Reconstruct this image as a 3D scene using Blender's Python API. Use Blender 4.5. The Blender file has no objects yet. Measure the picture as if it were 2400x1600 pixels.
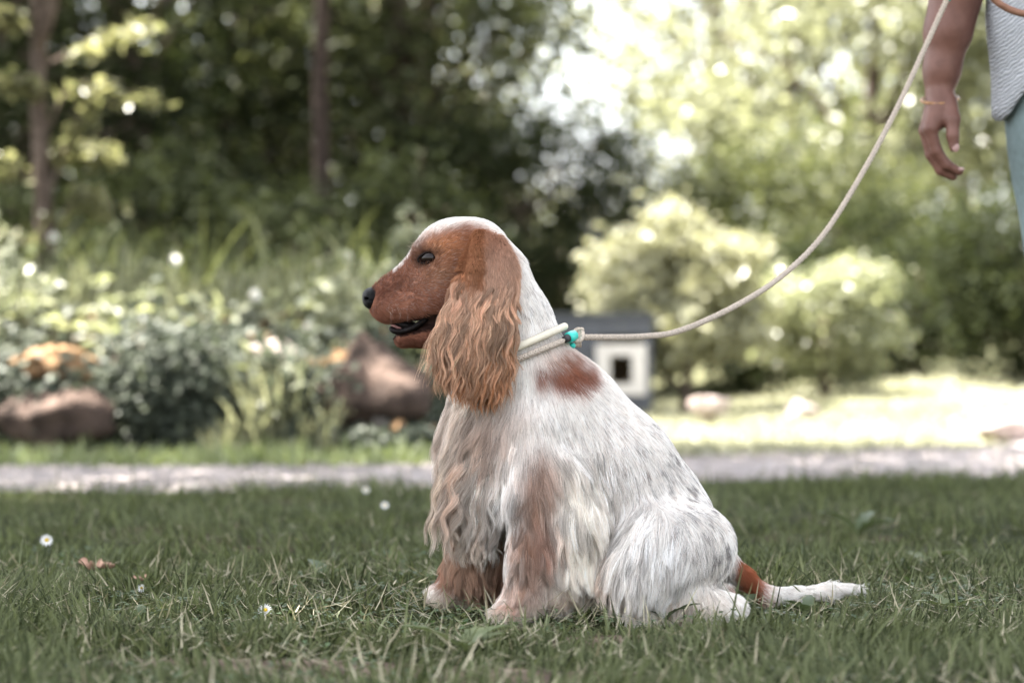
import bpy, math, random
import numpy as np
from mathutils import Vector, kdtree

SC = bpy.context.scene
# ------------------------------------------------------------------ camera
CAM_D, CAM_H, FPX = 3.54, 0.40, 5667.0          # dog stands at y = 0; 85 mm lens seen as pixels of the 2400 px frame
cam = bpy.data.cameras.new('camera'); cam.lens = 85; cam.sensor_width = 36; cam.clip_start = 0.05; cam.clip_end = 2000
cam.dof.use_dof = True; cam.dof.focus_distance = 3.47; cam.dof.aperture_fstop = 3.2; cam.dof.aperture_blades = 0
camo = bpy.data.objects.new('camera', cam); SC.collection.objects.link(camo)
camo.location = (0, -CAM_D, CAM_H); camo.rotation_euler = (math.radians(90), 0, 0); SC.camera = camo
# ------------------------------------------------------------------ sky, sun, exposure
SUN = Vector((-0.36, 0.14, 0.92)).normalized()
world = bpy.data.worlds.new('World'); SC.world = world; world.use_nodes = True
wn = world.node_tree; bg = wn.nodes['Background']
sky = wn.nodes.new('ShaderNodeTexSky'); sky.sky_type = 'NISHITA'; sky.sun_disc = False
sky.sun_elevation = math.asin(SUN.z); sky.sun_rotation = math.atan2(SUN.x, SUN.y)
sky.air_density = 1.0; sky.dust_density = 2.5; sky.ozone_density = 1.0
hz_ = wn.nodes.new('ShaderNodeHueSaturation'); hz_.inputs['Saturation'].default_value = 0.25       # thin summer haze: a pale sky
wn.links.new(sky.outputs[0], hz_.inputs['Color']); wn.links.new(hz_.outputs[0], bg.inputs[0]); bg.inputs[1].default_value = 0.075
sl = bpy.data.lights.new('sun', 'SUN'); sl.energy = 5.0; sl.angle = math.radians(0.53); sl.color = (1.0, 0.95, 0.86)
so = bpy.data.objects.new('sun', sl); SC.collection.objects.link(so)
so.rotation_euler = SUN.to_track_quat('Z', 'Y').to_euler(); so.location = SUN * 30
vs = SC.view_settings; vs.view_transform = 'Standard'; vs.look = 'None'; vs.gamma = 1; vs.use_curve_mapping = False
vs.exposure = 3.45
SC.render.engine = 'CYCLES'
cy = SC.cycles; cy.use_denoising = True; cy.denoiser = 'OPENIMAGEDENOISE'; cy.use_adaptive_sampling = False
cy.max_bounces = 7; cy.diffuse_bounces = 4; cy.glossy_bounces = 2; cy.transmission_bounces = 4; cy.transparent_max_bounces = 4
cy.sample_clamp_indirect = 6; cy.caustics_reflective = False; cy.caustics_refractive = False
try: SC.cycles_curves.subdivisions = 2
except Exception: pass

rng = np.random.default_rng(7)
def at(u, v, d):
    """a point seen at (u, v) of the 2400 x 1600 photograph, d metres from the camera"""
    return np.array([(u - 1200) * d / FPX, d - CAM_D, CAM_H + (800 - v) * d / FPX])

# ------------------------------------------------------------------ helpers
def tag(o, label=None, cat=None, group=None, kind=None):
    if label: o['label'] = label
    if cat: o['category'] = cat
    if group: o['group'] = group
    if kind: o['kind'] = kind
    return o
def link(o, parent=None):
    SC.collection.objects.link(o)
    if parent is not None: o.parent = parent; o.matrix_parent_inverse = parent.matrix_world.inverted()
    return o
def empty(name, loc=(0, 0, 0)):
    o = bpy.data.objects.new(name, None); o.location = loc; o.empty_display_size = 0.1; link(o)
    from mathutils import Matrix
    o.matrix_world = Matrix.Translation(Vector(loc)); return o
def mesh(name, V, F, mat=None, parent=None, smooth=True, colors=None):
    """V (n,3); F an (m,k) array or a list of arrays of one width each"""
    me = bpy.data.meshes.new(name)
    V = np.ascontiguousarray(V, dtype=np.float32)
    Fs = [np.asarray(f) for f in (F if isinstance(F, list) else [F]) if len(f)]
    nl = sum(f.size for f in Fs); npol = sum(len(f) for f in Fs)
    me.vertices.add(len(V)); me.vertices.foreach_set('co', V.ravel())
    me.loops.add(nl); me.loops.foreach_set('vertex_index', np.concatenate([f.ravel() for f in Fs]).astype(np.int32))
    me.polygons.add(npol)
    tot = np.concatenate([np.full(len(f), f.shape[1]) for f in Fs]).astype(np.int32)
    me.polygons.foreach_set('loop_start', np.concatenate([[0], np.cumsum(tot)[:-1]]).astype(np.int32))
    me.polygons.foreach_set('loop_total', tot)
    me.polygons.foreach_set('use_smooth', np.full(npol, smooth))
    me.update(calc_edges=True)
    if colors is not None:
        a = me.color_attributes.new('col', 'FLOAT_COLOR', 'POINT')
        a.data.foreach_set('color', np.c_[colors, np.ones(len(V))].astype(np.float32).ravel())
    if mat: me.materials.append(mat)
    o = bpy.data.objects.new(name, me); link(o, parent); return o

class MB:
    """collects vertices and faces"""
    def __init__(s): s.V = []; s.F = {}; s.n = 0
    def add(s, V, F):
        V = np.asarray(V, float)
        for f in (F if isinstance(F, list) else [F]):
            f = np.asarray(f)
            if len(f): s.F.setdefault(f.shape[1], []).append(f + s.n)
        s.V.append(V); s.n += len(V); return s
    def build(s, name, mat=None, parent=None, smooth=True):
        return mesh(name, np.concatenate(s.V), [np.concatenate(f) for f in s.F.values()], mat, parent, smooth)

def frames(P):
    T = np.gradient(P, axis=0); T /= np.linalg.norm(T, axis=1)[:, None] + 1e-12
    up = np.array([0, 0, 1.0]) if abs(T[0, 2]) < .9 else np.array([0, 1.0, 0])
    A = np.zeros_like(P); a = np.cross(T[0], up); a /= np.linalg.norm(a)
    for i in range(len(P)):
        a = a - T[i] * (a @ T[i]); a /= np.linalg.norm(a) + 1e-12; A[i] = a
    return T, A, np.cross(T, A)
def tube(P, R, sides=8, cap=True):
    P = np.asarray(P, float); R = np.broadcast_to(np.asarray(R, float), (len(P),))
    T, A, B = frames(P); th = np.linspace(0, 2*np.pi, sides, endpoint=False)
    V = P[:, None] + (A[:, None]*np.cos(th)[None, :, None] + B[:, None]*np.sin(th)[None, :, None]) * R[:, None, None]
    i = np.arange(len(P)-1)[:, None]*sides; j = np.arange(sides)[None]; k = (j+1) % sides
    F = np.stack([i+j, i+k, i+sides+k, i+sides+j], -1).reshape(-1, 4)
    V = V.reshape(-1, 3); Fs = [F]
    if cap:
        n = len(V); V = np.concatenate([V, P[:1], P[-1:]])
        jj = np.arange(sides); kk = (jj+1) % sides; e = (len(P)-1)*sides
        Fs.append(np.concatenate([np.stack([kk, jj, jj*0+n], 1), np.stack([e+jj, e+kk, jj*0+n+1], 1)]))
    return V, Fs
def spline(P, n):
    """Catmull-Rom through P, n samples evenly by length"""
    P = np.asarray(P, float); Q = np.concatenate([2*P[:1]-P[1:2], P, 2*P[-1:]-P[-2:-1]]); out = []
    for i in range(len(P)-1):
        a, b, c, d = Q[i:i+4]; t = np.linspace(0, 1, 24, endpoint=False)[:, None]
        out.append(.5*((2*b)+(c-a)*t+(2*a-5*b+4*c-d)*t**2+(3*b-a-3*c+d)*t**3))
    out = np.concatenate(out+[P[-1:]]); s = np.concatenate([[0], np.cumsum(np.linalg.norm(np.diff(out, axis=0), axis=1))])
    q = np.linspace(0, s[-1], n); return np.stack([np.interp(q, s, out[:, k]) for k in range(out.shape[1])], 1)

def hashn(i, j, k, seed):
    h = (i*374761393 + j*668265263 + k*2147483647 + seed*1274126177) & 0xffffffff
    h = ((h ^ (h >> 13)) * 1274126177) & 0xffffffff
    return ((h ^ (h >> 16)) & 0xffff) / 65535.0
def noise(P, f=1.0, seed=0):
    """value noise 0..1 at points (n,3)"""
    Q = np.asarray(P, float)*f + 100.0; I = np.floor(Q).astype(np.int64); t = Q-I; t = t*t*(3-2*t); r = 0
    for a in (0, 1):
        for b in (0, 1):
            for c in (0, 1):
                w = (t[:, 0] if a else 1-t[:, 0])*(t[:, 1] if b else 1-t[:, 1])*(t[:, 2] if c else 1-t[:, 2])
                r = r + w*hashn(I[:, 0]+a, I[:, 1]+b, I[:, 2]+c, seed)
    return r
def sstep(a, b, x): t = np.clip((x-a)/(b-a), 0, 1); return t*t*(3-2*t)
def unit(a): return a/(np.linalg.norm(a, axis=-1, keepdims=True)+1e-12)

# ------------------------------------------------------------------ materials
def newmat(name):
    m = bpy.data.materials.new(name); m.use_nodes = True; nt = m.node_tree; p = nt.nodes['Principled BSDF']; return m, nt, p
def plain(name, col, rough=.6, spec=.3, var=.25, scale=30, bump=0.0, bscale=120, col2=None):
    m, nt, p = newmat(name); N, L = nt.nodes, nt.links
    tc = N.new('ShaderNodeTexCoord'); nz = N.new('ShaderNodeTexNoise'); nz.inputs['Scale'].default_value = scale; nz.inputs['Detail'].default_value = 6
    L.new(tc.outputs['Object'], nz.inputs['Vector']); rp = N.new('ShaderNodeValToRGB'); L.new(nz.outputs['Fac'], rp.inputs[0])
    c = np.array(col); c2 = np.array(col2) if col2 is not None else np.minimum(c*(1+var), 1)
    rp.color_ramp.elements[0].color = (*(c*(1-var)), 1); rp.color_ramp.elements[1].color = (*c2, 1)
    rp.color_ramp.elements[0].position = .32; rp.color_ramp.elements[1].position = .68
    L.new(rp.outputs[0], p.inputs['Base Color']); p.inputs['Roughness'].default_value = rough; p.inputs['Specular IOR Level'].default_value = spec
    if bump:
        b = N.new('ShaderNodeBump'); b.inputs['Strength'].default_value = bump; n2 = N.new('ShaderNodeTexNoise'); n2.inputs['Scale'].default_value = bscale
        n2.inputs['Detail'].default_value = 8; L.new(tc.outputs['Object'], n2.inputs['Vector']); L.new(n2.outputs['Fac'], b.inputs['Height'])
        b.inputs['Distance'].default_value = .02; L.new(b.outputs[0], p.inputs['Normal'])
    return m
def leafmat(name, c1, c2, trans=.45, rough=.45, spec=.4, tcol=None):
    m, nt, p = newmat(name); N, L = nt.nodes, nt.links
    g = N.new('ShaderNodeNewGeometry'); rp = N.new('ShaderNodeValToRGB'); L.new(g.outputs['Random Per Island'], rp.inputs[0])
    rp.color_ramp.elements[0].color = (*c1, 1); rp.color_ramp.elements[1].color = (*c2, 1)
    L.new(rp.outputs[0], p.inputs['Base Color']); p.inputs['Roughness'].default_value = rough; p.inputs['Specular IOR Level'].default_value = spec
    t = N.new('ShaderNodeBsdfTranslucent'); mx = N.new('ShaderNodeMixShader'); mx.inputs[0].default_value = trans
    k = N.new('ShaderNodeMix'); k.data_type = 'RGBA'; k.blend_type = 'MULTIPLY'; k.inputs[0].default_value = 1
    L.new(rp.outputs[0], k.inputs[6]); k.inputs[7].default_value = (*(tcol or (1.5, 1.6, .75)), 1); L.new(k.outputs[2], t.inputs[0])
    L.new(p.outputs[0], mx.inputs[1]); L.new(t.outputs[0], mx.inputs[2]); L.new(mx.outputs[0], N['Material Output'].inputs[0]); return m
def attrmat(name, rough=.6, spec=.25, trans=0.0, gain=1.0):
    m, nt, p = newmat(name); N, L = nt.nodes, nt.links
    a = N.new('ShaderNodeAttribute'); a.attribute_name = 'col'
    L.new(a.outputs['Color'], p.inputs['Base Color']); p.inputs['Roughness'].default_value = rough; p.inputs['Specular IOR Level'].default_value = spec
    if trans:
        t = N.new('ShaderNodeBsdfTranslucent'); mx = N.new('ShaderNodeMixShader'); mx.inputs[0].default_value = trans
        L.new(a.outputs['Color'], t.inputs[0]); L.new(p.outputs[0], mx.inputs[1]); L.new(t.outputs[0], mx.inputs[2]); L.new(mx.outputs[0], N['Material Output'].inputs[0])
    return m

# ------------------------------------------------------------------ implicit bodies
class Body:
    """a smooth union of round cones and ellipsoids, sampled on a grid and meshed as one surface"""
    def __init__(s, lo, hi, h):
        s.lo = np.array(lo, float); s.h = h; s.n = np.ceil((np.array(hi)-s.lo)/h).astype(int)+1
        s.ax = [s.lo[i]+h*np.arange(s.n[i]) for i in range(3)]; s.D = np.full(s.n, .2, np.float32)
    def _blend(s, lo, hi, fn, k, sub=False):
        m = .05+k; a = np.maximum(np.floor((np.array(lo)-m-s.lo)/s.h).astype(int), 0); b = np.minimum(np.ceil((np.array(hi)+m-s.lo)/s.h).astype(int)+1, s.n)
        if np.any(b <= a): return
        X, Y, Z = np.meshgrid(*[s.ax[i][a[i]:b[i]] for i in range(3)], indexing='ij', sparse=True)
        d = fn(X, Y, Z).astype(np.float32); sl_ = tuple(slice(a[i], b[i]) for i in range(3)); D = s.D[sl_]
        if sub: s.D[sl_] = np.maximum(D, -d); return
        if k > 0: q = np.maximum(k-np.abs(D-d), 0)/k; s.D[sl_] = np.minimum(D, d)-q*q*k*.25
        else: s.D[sl_] = np.minimum(D, d)
    def cone(s, a, ra, b, rb, k=.02, sy=1.0, sub=False):
        a = np.array(a, float); b = np.array(b, float); R = max(ra, rb)*max(sy, 1)
        def fn(X, Y, Z):
            Xa, Ya, Za = X-a[0], (Y-a[1])/sy, Z-a[2]; d = b-a; d = np.array([d[0], d[1]/sy, d[2]]); L = d@d+1e-12
            t = np.clip((Xa*d[0]+Ya*d[1]+Za*d[2])/L, 0, 1)
            return (np.sqrt((Xa-t*d[0])**2+(Ya-t*d[1])**2+(Za-t*d[2])**2)-(ra+t*(rb-ra)))*min(1, sy)
        s._blend(np.minimum(a, b)-R, np.maximum(a, b)+R, fn, k, sub)
    def chain(s, pts, k=.02, sy=1.0):
        for (p, r), (q, t) in zip(pts[:-1], pts[1:]): s.cone(p, r, q, t, k, sy)
    def ell(s, c, r, k=.02, sub=False):
        c = np.array(c, float); r = np.array(r, float)
        def fn(X, Y, Z):
            q = np.sqrt(((X-c[0])/r[0])**2+((Y-c[1])/r[1])**2+((Z-c[2])/r[2])**2)
            return (q-1)*r.min()
        s._blend(c-r, c+r, fn, k, sub)
    def finish(s):
        s.G = np.stack(np.gradient(s.D, s.h), -1).astype(np.float32); return s
    def sample(s, P, arr=None):
        A = s.D if arr is None else arr; q = (P-s.lo)/s.h; q = np.clip(q, 0, s.n-1.001); I = q.astype(int); t = q-I; r = 0
        for a in (0, 1):
            for b in (0, 1):
                for c in (0, 1):
                    w = (t[:, 0] if a else 1-t[:, 0])*(t[:, 1] if b else 1-t[:, 1])*(t[:, 2] if c else 1-t[:, 2])
                    v = A[I[:, 0]+a, I[:, 1]+b, I[:, 2]+c]; r = r+(w[:, None]*v if v.ndim > 1 else w*v)
        return r
    def normal(s, P): return unit(s.sample(P, s.G))
    def mesh(s):
        D = s.D; n = s.n; S = D < 0
        c = np.zeros(n-1, np.uint8)
        offs = [(a, b, d) for a in (0, 1) for b in (0, 1) for d in (0, 1)]
        for a, b, d in offs: c += S[a:n[0]-1+a, b:n[1]-1+b, d:n[2]-1+d]
        act = (c > 0) & (c < 8); idx = np.full(act.shape, -1, np.int64); cells = np.argwhere(act); idx[act] = np.arange(len(cells))
        vals = {o: D[cells[:, 0]+o[0], cells[:, 1]+o[1], cells[:, 2]+o[2]] for o in offs}
        acc = np.zeros((len(cells), 3)); cnt = np.zeros(len(cells))
        for o in offs:
            for k in range(3):
                if o[k] == 0:
                    p = list(o); p[k] = 1; va, vb = vals[o], vals[tuple(p)]; cr = (va < 0) != (vb < 0)
                    t = np.where(cr, va/(va-vb+1e-12), 0); q = np.tile(np.array(o, float), (len(cells), 1)); q[:, k] += t
                    acc += np.where(cr[:, None], q, 0); cnt += cr
        V = s.lo+s.h*(cells+acc/cnt[:, None]); F = []
        for k in range(3):
            i, j = (k+1) % 3, (k+2) % 3
            sa = [slice(1, n[q]-1) for q in range(3)]; sb = list(sa); sa[k] = slice(0, n[k]-1); sb[k] = slice(1, n[k])
            A, B = S[tuple(sa)], S[tuple(sb)]
            for flag, M in ((1, A & ~B), (0, ~A & B)):
                e = np.argwhere(M); base = np.zeros(3, int); e = e+np.array([0 if q == k else 1 for q in range(3)])
                ei = np.eye(3, dtype=int)[i]; ej = np.eye(3, dtype=int)[j]
                quad = [idx[tuple((e-w).T)] for w in (ei*0, ei, ei+ej, ej)]
                q4 = np.stack(quad, 1)
                F.append(q4 if flag else q4[:, ::-1])
        return V, np.concatenate(F)
# ================================================================== the ground
def bank_edge(x): return 4.86+.10*np.sin(x*3.1)+.06*np.sin(x*7.3+1)
def ground_z(X, Y):
    z = 0*X
    left = sstep(-.12, -.48, X+.10*np.sin(Y*2.1)-.10*np.maximum(Y-6, 0))
    e = bank_edge(X); z = z+left*(.36*sstep(e, e+.34, Y)+.12*sstep(e+.3, e+3.0, Y))
    z = z+.16*sstep(.7, 2.6, X)*sstep(6.6, 11.5, Y)+.10*sstep(12, 20, Y)
    z = z+.35*sstep(14, 60, Y)
    return z
def make_ground():
    xs = np.concatenate([np.linspace(-400, -8, 22), np.linspace(-7, 7, 190), np.linspace(8, 400, 22)]); ys = np.concatenate([np.linspace(-60, -4, 20), np.linspace(-3.5, 16, 210), np.linspace(17, 700, 40)])
    X, Y = np.meshgrid(xs, ys, indexing='ij'); Z = ground_z(X, Y); V = np.stack([X, Y, Z], -1).reshape(-1, 3)
    near = (np.abs(V[:, 0]) < 7) & (V[:, 1] < 15) & (V[:, 1] > -3); V[:, 2] += near*(noise(V, 1.7, 2)-.5)*.02+near*(V[:, 1] > 4.8)*(noise(V, 4.5, 4)-.5)*.05
    flat = (V[:, 1] > 2.6) & (V[:, 1] < 4.7); V[:, 2] = np.where(flat & (V[:, 2] < .05), np.minimum(V[:, 2], .004), V[:, 2])
    n = len(ys); i = np.arange(len(xs)-1)[:, None]*n; j = np.arange(n-1)[None]; F = np.stack([i+j, i+n+j, i+n+j+1, i+j+1], -1).reshape(-1, 4)
    m, nt, p = newmat('lawn_soil'); N, L = nt.nodes, nt.links
    tc = N.new('ShaderNodeTexCoord'); n1 = N.new('ShaderNodeTexNoise'); n1.inputs['Scale'].default_value = 2.2; n1.inputs['Detail'].default_value = 8; L.new(tc.outputs['Object'], n1.inputs[0])
    n2 = N.new('ShaderNodeTexNoise'); n2.inputs['Scale'].default_value = 60; n2.inputs['Detail'].default_value = 6; L.new(tc.outputs['Object'], n2.inputs[0])
    r1 = N.new('ShaderNodeValToRGB'); L.new(n2.outputs[0], r1.inputs[0]); r1.color_ramp.elements[0].color = (.012, .015, .007, 1); r1.color_ramp.elements[1].color = (.05, .058, .025, 1)
    r2 = N.new('ShaderNodeValToRGB'); L.new(n2.outputs[0], r2.inputs[0]); r2.color_ramp.elements[0].color = (.05, .03, .02, 1); r2.color_ramp.elements[1].color = (.17, .12, .085, 1)
    k = N.new('ShaderNodeMix'); k.data_type = 'RGBA'; rr = N.new('ShaderNodeValToRGB'); rr.color_ramp.elements[0].position = .52; rr.color_ramp.elements[1].position = .68
    L.new(n1.outputs[0], rr.inputs[0]); L.new(rr.outputs[0], k.inputs[0]); L.new(r1.outputs[0], k.inputs[6]); L.new(r2.outputs[0], k.inputs[7]); L.new(k.outputs[2], p.inputs['Base Color'])
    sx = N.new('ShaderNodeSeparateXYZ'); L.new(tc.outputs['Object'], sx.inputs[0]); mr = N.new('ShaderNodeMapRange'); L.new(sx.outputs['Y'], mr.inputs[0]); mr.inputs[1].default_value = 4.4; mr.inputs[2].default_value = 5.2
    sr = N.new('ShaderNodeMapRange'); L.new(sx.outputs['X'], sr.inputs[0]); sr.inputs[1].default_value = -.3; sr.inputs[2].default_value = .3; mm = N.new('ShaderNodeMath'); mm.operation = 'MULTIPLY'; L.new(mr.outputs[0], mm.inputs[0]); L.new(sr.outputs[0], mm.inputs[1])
    r3 = N.new('ShaderNodeValToRGB'); L.new(n2.outputs[0], r3.inputs[0]); r3.color_ramp.elements[0].color = (.11, .115, .06, 1); r3.color_ramp.elements[1].color = (.22, .215, .13, 1)  # paler tone past the path on the right: sunlit brightness painted in
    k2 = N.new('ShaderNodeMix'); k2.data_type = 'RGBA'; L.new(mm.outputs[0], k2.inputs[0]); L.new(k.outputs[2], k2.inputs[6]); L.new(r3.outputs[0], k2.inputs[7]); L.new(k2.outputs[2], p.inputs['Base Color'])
    p.inputs['Roughness'].default_value = .95; p.inputs['Specular IOR Level'].default_value = .1
    b = N.new('ShaderNodeBump'); b.inputs['Distance'].default_value = .02; L.new(n2.outputs[0], b.inputs['Height']); L.new(b.outputs[0], p.inputs['Normal'])
    tag(mesh('ground', V, F, m), kind='structure')
make_ground()
# path: runs across behind the dog, drifting away to the right
def path_near(x): return 3.02+.22*np.clip(x, -3, 3)+.05*np.sin(x*2.3)+.03*np.sin(x*9)
def path_far(x): return 4.08+.82*np.clip(x, -3, 4)*(np.asarray(x) > 0)+.10*np.clip(x, -3, 0)+.05*np.sin(x*3+1)
def make_path():
    xs = np.linspace(-9, 9, 260); t = np.linspace(0, 1, 14); X = np.repeat(xs[:, None], 14, 1); Y = path_near(xs)[:, None]*(1-t)+path_far(xs)[:, None]*t
    V = np.stack([X, Y, .010+.006*np.sin(np.pi*t)[None]+0*X], -1).reshape(-1, 3); V[:, 2] += (noise(V, 3, 9)-.5)*.006
    i = np.arange(259)[:, None]*14; j = np.arange(13)[None]; F = np.stack([i+j, i+14+j, i+15+j, i+j+1], -1).reshape(-1, 4)
    tag(mesh('path', V, F, plain('pinkish_gravel', (.22, .20, .205), .9, .15, .3, 9, .5, 160, (.36, .325, .32))), kind='structure')
    # loose gravel
    n = 5200; x = rng.uniform(-2.6, 3.0, n); a = rng.random(n); y = path_near(x)*(1-a)+path_far(x)*a; s = rng.uniform(.004, .013, n)
    base = np.array([[1, 0, 0], [-1, 0, 0], [0, 1, 0], [0, -1, 0], [0, 0, .7], [0, 0, -.7]], float); f = np.array([[0, 2, 4], [2, 1, 4], [1, 3, 4], [3, 0, 4], [2, 0, 5], [1, 2, 5], [3, 1, 5], [0, 3, 5]])
    V = base[None]*s[:, None, None]*rng.uniform(.7, 1.4, (n, 6, 1)); th = rng.uniform(0, 6.28, n); c, q = np.cos(th)[:, None], np.sin(th)[:, None]
    V = np.stack([V[..., 0]*c-V[..., 1]*q+x[:, None], V[..., 0]*q+V[..., 1]*c+y[:, None], V[..., 2]+.016], -1)
    tag(mesh('gravel', V.reshape(-1, 3), (f[None]+6*np.arange(n)[:, None, None]).reshape(-1, 3), plain('pebble', (.3, .265, .25), .85, .2, .35, 12), smooth=False), 'small loose gravel lying on the path', 'gravel', kind='stuff')
make_path()

# ================================================================== grass
def blades(P, h, w, lean, bend, mat, name, th=None, seg=3, parent=None):
    """P (n,3) roots; tapered bending strips"""
    n = len(P); th = rng.uniform(0, 2*np.pi, n) if th is None else th; fa = th+rng.uniform(-1.3, 1.3, n)+np.pi/2
    dx, dy = np.cos(th), np.sin(th); wx, wy = np.cos(fa), np.sin(fa); t = np.linspace(0, 1, seg+1)
    ang = lean[:, None]+bend[:, None]*t[None]; ds = (h/seg)[:, None]
    r = np.concatenate([np.zeros((n, 1)), np.cumsum(np.sin(ang[:, :-1])*ds, 1)], 1); z = np.concatenate([np.zeros((n, 1)), np.cumsum(np.cos(ang[:, :-1])*ds, 1)], 1)
    z = np.maximum(z, .003+.006*t[None])
    ww = w[:, None]*np.array([.75, 1.0, .7, .12] if seg == 3 else np.interp(t, [0, .3, .7, 1], [.7, 1, .75, .08]))[None]*.5
    C = np.stack([P[:, :1]+r*dx[:, None], P[:, 1:2]+r*dy[:, None], P[:, 2:]+z], -1); W = np.stack([wx[:, None]*ww, wy[:, None]*ww, 0*ww], -1)
    V = np.stack([C-W, C+W], 2).reshape(n, -1, 3); k = 2*(seg+1); i = np.arange(seg)*2; f = np.stack([i, i+1, i+3, i+2], 1)
    return mesh(name, V.reshape(-1, 3), (f[None]+k*np.arange(n)[:, None, None]).reshape(-1, 4), mat, parent, True)
M_GRASS = leafmat('grass_blade', (.028, .036, .017), (.165, .185, .098), .36, .6, .06, (1.2, 1.25, .88))
M_STRAW = leafmat('dry_straw', (.24, .215, .145), (.50, .46, .34), .25, .7, .2, (1.1, 1.05, .8))
M_FAR = leafmat('sunlit_grass_tint', (.17, .17, .118), (.33, .325, .24), .25, .6, .2, (1.1, 1.1, .9))  # lightened blade colour that paints strong sun onto the far lawn
M_PALE = leafmat('pale_grass', (.10, .125, .06), (.22, .25, .13), .35, .5, .3, (1.2, 1.25, .8))
def bare(P):
    """little soil patches where the turf has worn away"""
    w = np.exp(-(((P[:, 0]+.36)/.30)**2+((P[:, 1]+.585)/.075)**2)**1.2)+np.exp(-(((P[:, 0]+.02)/.28)**2+((P[:, 1]+.66)/.05)**2)**1.2)+.75*np.exp(-(((P[:, 0]-.16)/.13)**2+((P[:, 1]+.33)/.035)**2)**1.2)
    return np.clip(w, 0, 1)
def bare_soil():
    M = plain('bare_soil', (.10, .072, .055), .95, .1, .4, 30, .8, 90, (.21, .16, .125))
    for cx, cy, rx, ry in ((-.36, -.585, .36, .10), (-.02, -.67, .34, .07), (.16, -.33, .16, .045)):
        t = np.linspace(0, 2*np.pi, 60, endpoint=False); V = [np.array([[cx, cy, .009]])]
        for s in (.35, .7, 1.0): k = s*(1+.22*np.sin(3*t+cx*9)+.16*np.sin(7*t+cy*20)+.10*np.sin(13*t)); V.append(np.stack([cx+rx*k*np.cos(t), cy+ry*k*np.sin(t), (.008-.015*s**3)+0*t], 1))
        V = np.concatenate(V); V[:, 2] += (noise(V, 40, 3)-.5)*.007; j = np.arange(60); n = (j+1) % 60
        tag(mesh('bare_soil', V, [np.stack([0*j, 1+j, 1+n], 1), np.concatenate([np.stack([1+60*i+j, 61+60*i+j, 61+60*i+n, 1+60*i+n], 1) for i in (0, 1)])], M), kind='structure')
bare_soil()
def lawn_pts(n, x0, x1, y0, y1, pw=1.0):
    y = y0+(y1-y0)*rng.random(n)**pw; x = rng.uniform(x0, x1, n); return np.stack([x, y, np.zeros(n)], 1)
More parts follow.
